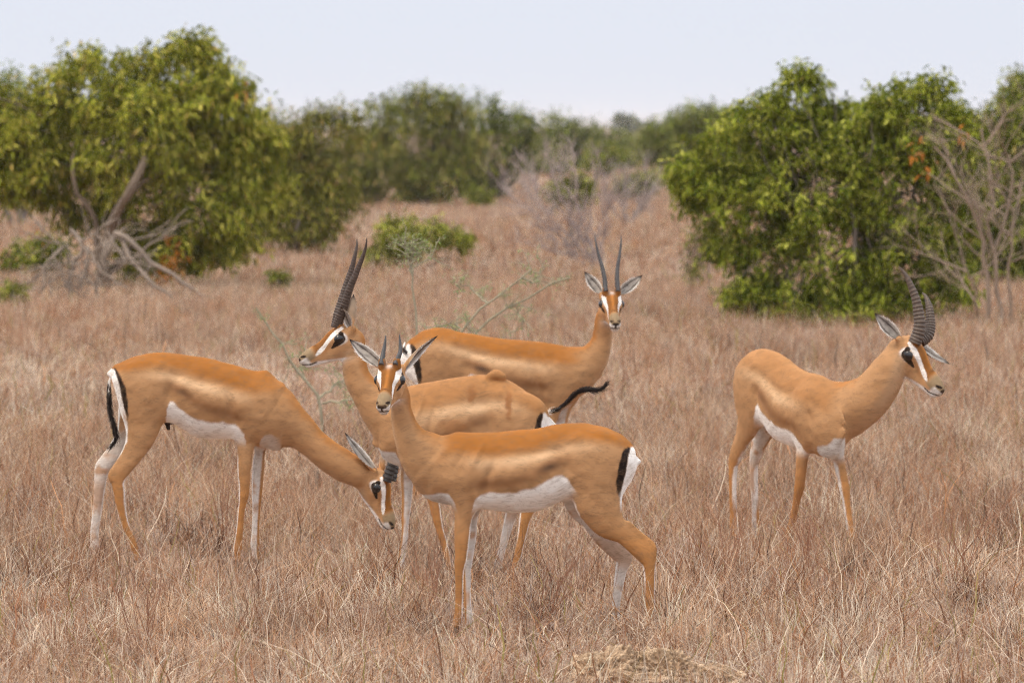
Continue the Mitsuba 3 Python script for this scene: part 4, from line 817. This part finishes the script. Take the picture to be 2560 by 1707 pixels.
far = [(1300, 346, 80, 46, 'low far bush on the horizon left of the tiny dark bush'), (1400, 342, 80, 44, 'low far bush on the horizon under the tiny dark bush'), (1500, 346, 70, 50, 'low far bush on the horizon right of the tiny dark bush'), (1240, 404, 60, 44, 'far bush closing the plain left of the pale centre bush'), (1385, 372, 55, 40, 'far bush low behind the small bright green bush'), (1465, 352, 40, 30, 'smallest far bush in the middle of the gap'),
       (1530, 378, 50, 40, 'far bush at the right side of the gap'), (1650, 415, 70, 70, 'far bush half hidden behind the left top of the large right bush'), (720, 430, 110, 150, 'far bush behind the dull olive bush'), (1425, 392, 45, 34, 'pale far bush in the gap, before the tiny horizon bush')]
for i, (px, py, w, h, lb) in enumerate(far):
    sp = Spot(px, py)
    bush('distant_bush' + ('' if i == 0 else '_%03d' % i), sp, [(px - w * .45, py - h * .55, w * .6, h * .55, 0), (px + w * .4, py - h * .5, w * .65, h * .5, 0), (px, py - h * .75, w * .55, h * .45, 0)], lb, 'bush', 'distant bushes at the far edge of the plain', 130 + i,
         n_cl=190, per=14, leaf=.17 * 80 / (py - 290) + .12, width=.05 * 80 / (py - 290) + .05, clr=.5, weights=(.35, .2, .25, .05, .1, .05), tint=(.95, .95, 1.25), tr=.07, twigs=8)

# ---------------------------------------------------------------- bare shrubs and dead wood
def bare(key, lines, label, cat, seed, col, group=None, part='branches', sides=5):
    V, F = tubes_mesh([(l[0], l[1]) for l in lines], sides)
    scene[key + '__' + part] = mikit.ply((V, F), 'bark_mat', smooth=True, color=np.clip(bark(V, col, seed), .01, .8))
    tag(key, label, cat, group)

def split_bare(key, lines, label, cat, seed, col, group=None, top=None):
    """Main stems one by one, the fine twigs as one part."""
    top = max(l[2] for l in lines) if top is None else top
    k = 0
    for l in lines:
        if l[2] == top:
            V, F = tubes_mesh([(l[0], l[1])], 7)
            scene[key + '__stem' + ('' if k == 0 else '_%03d' % k)] = mikit.ply((V, F), 'bark_mat', smooth=True, color=np.clip(bark(V, col, seed + k), .01, .8)); k += 1
    rest = [l for l in lines if l[2] < top]
    if rest:
        V, F = tubes_mesh([(l[0], l[1]) for l in rest], 4)
        scene[key + '__twigs'] = mikit.ply((V, F), 'bark_mat', smooth=True, color=np.clip(bark(V, col, seed), .01, .8)); tag(key + '__twigs', kind='stuff')
    tag(key, label, cat, group)

rng = np.random.default_rng(7)
def fan(key, sp, tips, label, seed, col, r0=.018, sub=16, depth=2):
    L = []
    for tx, ty in tips:
        a = sp.p(sp.px, sp.py + 3) + rng.normal(size=3) * .05; b = sp.p(tx, ty, rng.uniform(-.6, .6)); m = (a + b) / 2 + rng.normal(size=3) * .10 + np.array([0, 0, .08])
        Q = wiggle([a, m, b], .02, rng, 14); L.append((Q, np.linspace(r0, r0 * .3, 14), 9)); h = np.linalg.norm(b - a)
        for k in range(sub):
            i = rng.integers(4, 14); d = unit(unit(b - a) + rng.normal(size=3) * .55 + np.array([0, 0, .15]))
            branchy(Q[i], d, h * rng.uniform(.14, .30), r0 * .34, depth, rng, (2, 3), .5, .1, L, .6)
    split_bare(key, L, label, 'shrub', seed, col, 'bare shrubs')
fan('bare_shrub', Spot(1375, 612), [(1150, 425), (1185, 480), (1215, 395), (1265, 372), (1320, 360), (1300, 430), (1380, 385), (1240, 520), (1430, 440), (1215, 555), (1395, 470)], 'bare grey twiggy shrub in the middle distance behind the upright horns', 71, (.36, .29, .265), .022, 12)
fan('bare_shrub_002', Spot(1440, 520), [(1390, 400), (1430, 370), (1480, 380), (1520, 400), (1500, 440), (1370, 430), (1455, 420)], 'bare pale grey shrub behind and right of the twiggy shrub in the middle distance', 74, (.36, .31, .29), .022)
fan('bare_shrub_003', Spot(1260, 500), [(1180, 400), (1220, 375), (1260, 360), (1300, 370), (1160, 430), (1330, 400)], 'bare pale grey shrub before the dark centre bush', 75, (.36, .30, .28), .022)
sp = Spot(2275, 752)
L = []
for pts, r0 in (([(2275, 752, 0), (2262, 600, -.1), (2250, 520, -.2), (2215, 440, -.3), (2175, 385, -.4), (2140, 330, -.4)], .030), ([(2300, 752, 0), (2285, 590, -.1), (2270, 500, -.2), (2275, 420, -.2), (2262, 340, -.2), (2250, 290, -.2)], .027),
                ([(2255, 752, 0), (2225, 640, -.4), (2205, 590, -.5), (2195, 550, -.5)], .018), ([(2320, 752, 0), (2320, 560, -.2), (2330, 470, -.2), (2345, 420, -.1)], .02), ([(2285, 560, -.1), (2310, 500, -.1), (2325, 420, -.1), (2318, 350, 0)], .02)):
    Q = wiggle([sp.p(*q) for q in pts], .015, rng, 12); L.append((Q, np.linspace(r0, r0 * .35, 12), 4))
    for k in range(6):
        i = rng.integers(4, 12); d = unit(np.array([rng.normal() * .8, rng.normal() * .5, .7]))
        branchy(Q[i], d, rng.uniform(.35, .7), .010, 3, rng, (2, 4), .55, .1, L)
split_bare('bare_shrub_001', L, 'bare pale grey shrub with forked stems at the right edge', 'shrub', 72, (.33, .255, .195), 'bare shrubs')
sp = Spot(250, 690)
L = []
for pts, r0 in (([(268, 528, -.5), (310, 545, -.6), (350, 590, -.6), (400, 622, -.6), (445, 655, -.6), (520, 690, -.5)], .035), ([(285, 540, -.5), (312, 602, -.7), (370, 652, -.8), (425, 690, -.8), (438, 735, -.9)], .032),
                ([(270, 530, -.5), (245, 590, -.6), (230, 640, -.6), (232, 690, -.6)], .03), ([(200, 560, -.5), (170, 610, -.6), (165, 680, -.7)], .03), ([(205, 560, -.5), (250, 620, -.7), (300, 650, -.8)], .022), ([(150, 560, -.5), (115, 600, -.7), (110, 650, -.8)], .022), ([(165, 520, -.4), (205, 570, -.6), (195, 650, -.7)], .028)):
    Q = wiggle([sp.p(*q) for q in pts], .014, rng, 12); L.append((Q, np.linspace(r0, r0 * .5, 12), 4))
for k in range(44):
    a = sp.p(rng.uniform(110, 320), rng.uniform(540, 680), rng.uniform(-.9, .1))
    branchy(a, unit(np.array([rng.normal(), rng.normal() * .5, rng.normal() * .7])), rng.uniform(.35, .6), .011, 1, rng, (2, 4), .6, .0, L, .7)
split_bare('dead_branch', L, 'bleached dead branches lying at the foot of the large left bush', 'branch', 73, (.29, .235, .19))

# thin green thorn twigs behind the herd
def thorny(key, sp, stems, label, seed, group):
    rng = np.random.default_rng(seed); L = []; tips = []
    for j, (pts, r0) in enumerate(stems):
        Q = wiggle([sp.p(*q) for q in pts], .006, rng, 12); L.append((Q, np.linspace(r0, r0 * .45, 12), 4))
        for k in range(11):
            i = rng.integers(4, 12); d = unit(np.array([rng.normal() * .9, rng.normal() * .6, rng.normal() * .6 + .15]))
            n0 = len(L); branchy(Q[i], d, rng.uniform(.05, .16), .003, 1, rng, (1, 3), .8, .05, L, .6)
            tips += [l[0] for l in L[n0:]]
    pos = np.vstack([t[rng.integers(0, len(t), 4)] for t in tips]); pos += rng.normal(size=pos.shape) * .008
    V, F, c = leaves_mesh(rng, pos, rng.normal(size=pos.shape), .020, .009, np.array([[.30, .36, .16], [.22, .30, .10], [.40, .42, .24]]), np.array([.4, .3, .3]))
    scene[key + '__leaves'] = mikit.ply((V, F), 'leaf_mat', color=c); tag(key + '__leaves', kind='stuff')
    split_bare(key, L, label, 'twig', seed, (.34, .31, .22), group)
TG = 'thin green thorn twigs'
thorny('thorn_twig', Spot(742, 1040), [([(742, 1040, 0), (736, 960, 0), (730, 905, 0), (700, 868, 0), (660, 808, 0), (622, 750, 0), (588, 700, 0)], .012), ([(732, 908, 0), (760, 885, .05), (795, 862, .1), (830, 845, .1)], .009), ([(740, 920, 0), (790, 912, -.05), (850, 905, -.1)], .008), ([(700, 868, 0), (690, 830, .1), (700, 790, .1)], .005)],
       'forked thorn twig in front of the raised neck, left of the long horned gazelle', 81, TG)
thorny('thorn_twig_001', Spot(968, 1090), [([(968, 1090, 0), (962, 800, 0), (952, 690, 0), (944, 622, 0), (962, 602, 0), (990, 583, 0)], .010), ([(946, 625, 0), (938, 590, 0), (925, 555, 0)], .005), ([(944, 620, 0), (948, 580, .05), (950, 545, .05)], .005)],
       'single upright thorn twig behind the white rump of the rear gazelle', 82, TG)
thorny('thorn_twig_002', Spot(1020, 1080), [([(1020, 1080, 0), (1030, 850, 0), (1062, 750, 0), (1130, 680, 0), (1185, 640, 0), (1220, 612, 0)], .011), ([(1030, 1080, 0), (1050, 850, 0), (1092, 755, 0), (1150, 705, 0), (1210, 682, 0), (1270, 645, 0), (1310, 630, 0)], .011), ([(1062, 750, 0), (1030, 738, .1), (990, 745, .1)], .005), ([(1120, 690, 0), (1080, 655, .1), (1050, 650, .1)], .006), ([(1200, 632, 0), (1230, 640, .1), (1250, 610, .1)], .006), ([(1180, 690, 0), (1200, 730, .1), (1180, 760, .1)], .004)],
       'pair of slanting thorn twigs rising behind the back of the rear gazelle', 83, TG)

# brown wiry weeds
def weed(key, px, py, h, label, seed, n=9, spread=.35):
    sp = Spot(px, py); rng = np.random.default_rng(seed); L = []
    for k in range(n):
        d = unit(np.array([rng.normal() * spread, rng.normal() * spread, 1.0]))
        branchy(sp.p(px, py) + rng.normal(size=3) * np.array([.02, .02, 0]), d, h * rng.uniform(.45, .95), .0022, 2, rng, (2, 3), .32, .15, L, .6, (.5, .85), .15)
    split_bare(key, L, label, 'weed', seed, (.30, .155, .10), 'dry brown wiry weeds')
weed('dry_weed', 522, 1262, .50, 'dry brown wiry weed standing between the legs of the grazing gazelle', 91, 10)
weed('dry_weed_001', 1000, 1400, .36, 'dry brown wiry weed in front of the nearest gazelle, left of its forelegs', 92, 7)
weed('dry_weed_002', 1240, 1440, .46, 'dry brown wiry weed under the belly of the nearest gazelle', 93, 8)
weed('dry_weed_003', 1660, 1330, .48, 'dry brown wiry weed right of the hind legs of the nearest gazelle', 94, 9)
weed('dry_weed_004', 1860, 1330, .40, 'dry brown wiry weed before the forelegs of the thick horned gazelle', 95, 9)
weed('dry_weed_005', 2190, 1350, .50, 'dry brown wiry weed low at the right side of the field', 96, 9)
weed('dry_weed_006', 330, 1490, .34, 'dry brown wiry weed low at the left side of the field', 97, 8)
weed('dry_weed_007', 1330, 1200, .50, 'dry brown wiry weed seen behind the belly of the nearest gazelle', 98, 9)

# ---------------------------------------------------------------- mound of old dung at the lower edge
def mound():
    import trimesh
    sp = Spot(1470, 1572); rng = np.random.default_rng(5)
    Vs, Fs, n = [], [], 0
    for cx, cy, cz, rx, ry, rz in ((-.13, 0, .02, .16, .13, .085), (.10, .04, .02, .15, .13, .08), (.30, .05, .0, .13, .10, .05), (-.02, -.07, .0, .2, .12, .05)):
        m = trimesh.creation.icosphere(5); v = m.vertices.copy()
        d = meshkit.fbm(v * 2.4 + cx * 9, 4, 3) - .5; d2 = meshkit.fbm(v * np.array([16, 16, 5]) + cx, 3, 6) - .5
        v = v * (1 + .95 * d + .45 * d2)[:, None] * np.array([rx * .92, ry, rz * 1.6]) + np.array([cx * .95, cy, cz])
        Vs.append(v); Fs.append(m.faces + n); n += len(v)
    V = np.vstack(Vs); F = np.vstack(Fs)
    nz = meshkit.fbm(V * np.array([50, 50, 120]), 3, 9)
    c = lerp(np.broadcast_to(np.array([.27, .18, .11]), V.shape), np.array([.58, .42, .28]), sm(.35, .7, nz))
    c = lerp(c, np.array([.09, .05, .03]), sm(.36, .2, nz))
    scene['dung_mound__heap'] = mikit.ply((V + sp.p(1470, 1572), F), 'mound_mat', smooth=True, color=c)
    # loose fibres
    k = 700; idx = rng.integers(0, len(V), k); p = V[idx]; d = rng.normal(size=(k, 3)) * np.array([1, 1, .5]); d /= np.linalg.norm(d, axis=1, keepdims=True)
    q = p + d * rng.uniform(.02, .07, (k, 1)) + np.array([0, 0, .006]); w = np.cross(d, rng.normal(size=(k, 3))); w = w / np.linalg.norm(w, axis=1, keepdims=True) * .0016
    VV = np.stack([p - w, p + w, q], 1).reshape(-1, 3); FF = np.arange(3 * k).reshape(-1, 3)
    scene['dung_mound__fibres'] = mikit.ply((VV + sp.p(1470, 1572), FF), 'grass_mat', color=np.repeat(np.array([[.55, .40, .26], [.36, .23, .14], [.66, .52, .38]])[rng.integers(0, 3, k)], 3, 0))
    tag('dung_mound__fibres', kind='stuff')
    tag('dung_mound', 'low heap of old fibrous dung at the bottom edge of the grass', 'dung')
mound()

# ---------------------------------------------------------------- dry grass
GP = np.array([[.70, .49, .33], [.57, .365, .245], [.36, .17, .095], [.62, .505, .435], [.95, .81, .65], [.12, .065, .045], [.62, .33, .17], [.40, .34, .12]])
def blades(rng, n, size, hmin, hmax, wid, segs, weights, lean=.35, bend=.5, flat=0.0, clump=.6, td=7, coh=.6, sd=.05, radial=0.0, hs=1.0):
    xy = rng.uniform(-size / 2, size / 2, (n, 2))
    # tufts
    nt = max(3, int(size * size * td)); tc = rng.uniform(-size / 2, size / 2, (nt, 2)); g = rng.random(n) < clump; ti = rng.integers(0, nt, n)
    xy[g] = tc[ti[g]] + rng.normal(size=(g.sum(), 2)) * sd
    h = (rng.uniform(0, 1, n) ** 1.5 * (hmax - hmin) + hmin) * hs
    th = rng.uniform(0, 2 * np.pi, n); dh = np.stack([np.cos(th), np.sin(th), 0 * th], -1)
    if radial: out = xy - tc[ti]; th = np.where(g, np.arctan2(out[:, 1], out[:, 0]) + rng.normal(size=n) * .5, th); dh = np.stack([np.cos(th), np.sin(th), 0 * th], -1)
    ln = np.abs(rng.normal(size=n)) * lean + radial * np.hypot(*(xy - tc[ti]).T) / sd * g; bd = rng.normal(size=n) * bend
    ph = rng.uniform(0, 2 * np.pi, n)
    lt = th + np.pi / 2 + rng.normal(size=n) * .7; ls = np.stack([np.cos(lt), np.sin(lt), 0 * lt], -1)
    w = wid * rng.uniform(.6, 1.5, n)
    tk = rng.choice(len(GP), nt, p=weights); kk = np.where(g & (rng.random(n) < coh), tk[ti], rng.choice(len(GP), n, p=weights))
    c = GP[kk] * np.array([.775, .755, .73]) * rng.uniform(.7, 1.25, (n, 1)) * np.where(g, rng.uniform(.65, 1.25, nt)[ti], 1.0)[:, None]
    isf = rng.random(n) < flat; fr = rng.random(n)
    V = []; C = []
    for k in range(segs + 1):
        t = k / segs
        z = h * t * (1 - .35 * np.abs(bd) * t); r = h * (ln * t + bd * t * t + .05 * np.sin(ph + 5 * t))
        z = np.where(isf, .006 + .065 * fr ** 1.5 + np.sin(ph) * .5 * h * t * fr + .03 * np.cos(ph) ** 2 * np.sin(np.pi * t), z); r = np.where(isf, h * .85 * t, r)
        P = np.column_stack([xy, z]) + dh * r[:, None] + ls * (h * .06 * np.sin(ph * 2 + 7 * t) * t)[:, None]
        ww = (w * (1 - .75 * t))[:, None] * .5
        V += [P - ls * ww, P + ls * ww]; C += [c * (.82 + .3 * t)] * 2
    V = np.stack(V, 1); C = np.stack(C, 1); m = 2 * (segs + 1)
    i = np.arange(n)[:, None] * m
    F = np.concatenate([np.stack([i[:, 0] + 2 * k, i[:, 0] + 2 * k + 1, i[:, 0] + 2 * k + 3, i[:, 0] + 2 * k + 2], -1) for k in range(segs)])
    return V.reshape(-1, 3), F, C.reshape(-1, 3)

def patch(key, rng, size, specs, hs):
    Vs, Fs, Cs, n = [], [], [], 0
    for a in specs:
        V, F, C = blades(rng, **{**a, 'size': size, 'hs': hs}); Vs.append(V); Fs.append(F + n); Cs.append(C); n += len(V)
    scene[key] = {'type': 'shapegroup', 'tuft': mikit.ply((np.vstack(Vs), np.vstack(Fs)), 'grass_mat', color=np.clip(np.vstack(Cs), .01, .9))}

W_MIX = np.array([.20, .24, .15, .12, .12, .06, .09, .02]); W_TUF = np.array([.22, .12, .20, .10, .24, .06, .06, .0]); W_TWG = np.array([.05, 0, .40, .0, .0, .15, .15, .25]); W_STR = np.array([.1, 0, 0, .1, .8, 0, 0, 0]); W_PALE = np.array([.24, .14, .05, .20, .30, .03, .03, .01]); W_RED = np.array([.08, .18, .36, .04, .04, .18, .12, .0])
rng = np.random.default_rng(99)
def make_grass():
    zones = [  # name, near, far, patch size, variants, blades per square metre, width, segments
        ('near', 25.5, 50, 1.3, 9, 1150, .0036, 3), ('mid', 50, 100, 2.4, 6, 420, .0056, 2), ('far', 100, 225, 5.0, 4, 95, .012, 2), ('rim', 225, 420, 14.0, 2, 14, .035, 2)]
    n_inst = 0; tris = 0
    for name, y0, y1, size, nv, dens, wid, segs in zones:
        for v in range(nv):
            A = size * size; q = v / max(nv - 1, 1)
            lo = .10 + .16 * q; n_ = lambda s: int(dens * A * s)
            specs = [dict(n=n_(.66 - .40 * q), hmin=.05, hmax=.22, wid=wid, segs=segs, weights=W_PALE, lean=1.0, bend=1.0, flat=.85, clump=.25),
                     dict(n=n_(.16 + .12 * q), hmin=.04, hmax=lo + .06, wid=wid, segs=segs, weights=W_MIX, lean=.75, bend=.8),
                     dict(n=n_(.05 + .13 * q), hmin=.10, hmax=.26 + .22 * q, wid=wid * .75, segs=segs, weights=W_RED, lean=.5, bend=.4),
                     dict(n=n_(.03 + .06 * q), hmin=.15, hmax=.32 + .16 * q, wid=wid * .8, segs=segs, weights=W_MIX, lean=.4, bend=.7),
                     dict(n=n_(.035), hmin=.12, hmax=.40, wid=wid * 1.15, segs=segs + 1, weights=W_STR, lean=.6, bend=1.1, clump=.8),
                     dict(n=n_(.10 + .10 * q), hmin=.10, hmax=.22 + .20 * q, wid=wid, segs=segs, weights=W_TUF, lean=.2, bend=.5, clump=1.0, td=1.8, coh=.9, sd=.055, radial=.32),
                     dict(n=n_(.016), hmin=.12, hmax=.34 + .12 * q, wid=wid * 2.0, segs=segs + 1, weights=W_TWG, lean=.75, bend=.6, clump=.5)]
            patch('grass_kind_%s_%d' % (name, v), rng, size, specs, .85 if name == 'near' else .72)
            tris_v = sum(s['n'] * s['segs'] for s in specs) * 2
        half = math.tan(math.radians(4.0)) * 1.12
        ys = np.arange(y0 + size / 2 * .8, y1, size * .8)
        for y in ys:
            wx = half * (y + size) + size * .6 + 1.5
            for x in np.arange(-wx, wx + .01, size * .8):
                px, py = x + rng.uniform(-.3, .3) * size * .8, y + rng.uniform(-.3, .3) * size * .8
                q = float(meshkit.fbm(np.array([px * .35, py * .16, 3.0]), 2, 6)) - .5
                want = np.interp(py, [27, 30, 33, 36, 40], [.18, .22, .40, .62, .75]) + .12 * np.clip(px - .6, -1.5, 1.5) / 1.5
                v = int(np.clip((want + q * 1.1) * (nv - 1) + rng.normal() * .6 + .5, 0, nv - 1))
                mx, my = ground_at(1470 / .91875, 1572 / .91875)
                if math.hypot(px - mx, py - my) < .75: v = 0
                s = rng.uniform(.85, 1.15)
                n_inst += 1
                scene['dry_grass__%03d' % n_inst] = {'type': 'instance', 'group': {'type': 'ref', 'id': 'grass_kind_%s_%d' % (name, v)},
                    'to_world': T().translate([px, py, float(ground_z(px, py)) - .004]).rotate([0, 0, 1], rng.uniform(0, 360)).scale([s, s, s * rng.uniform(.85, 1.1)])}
                tris += tris_v
    print('grass', n_inst, tris)
    tag('dry_grass', 'dry tan and reddish grass covering the whole plain', 'grass', None, 'stuff')
make_grass()
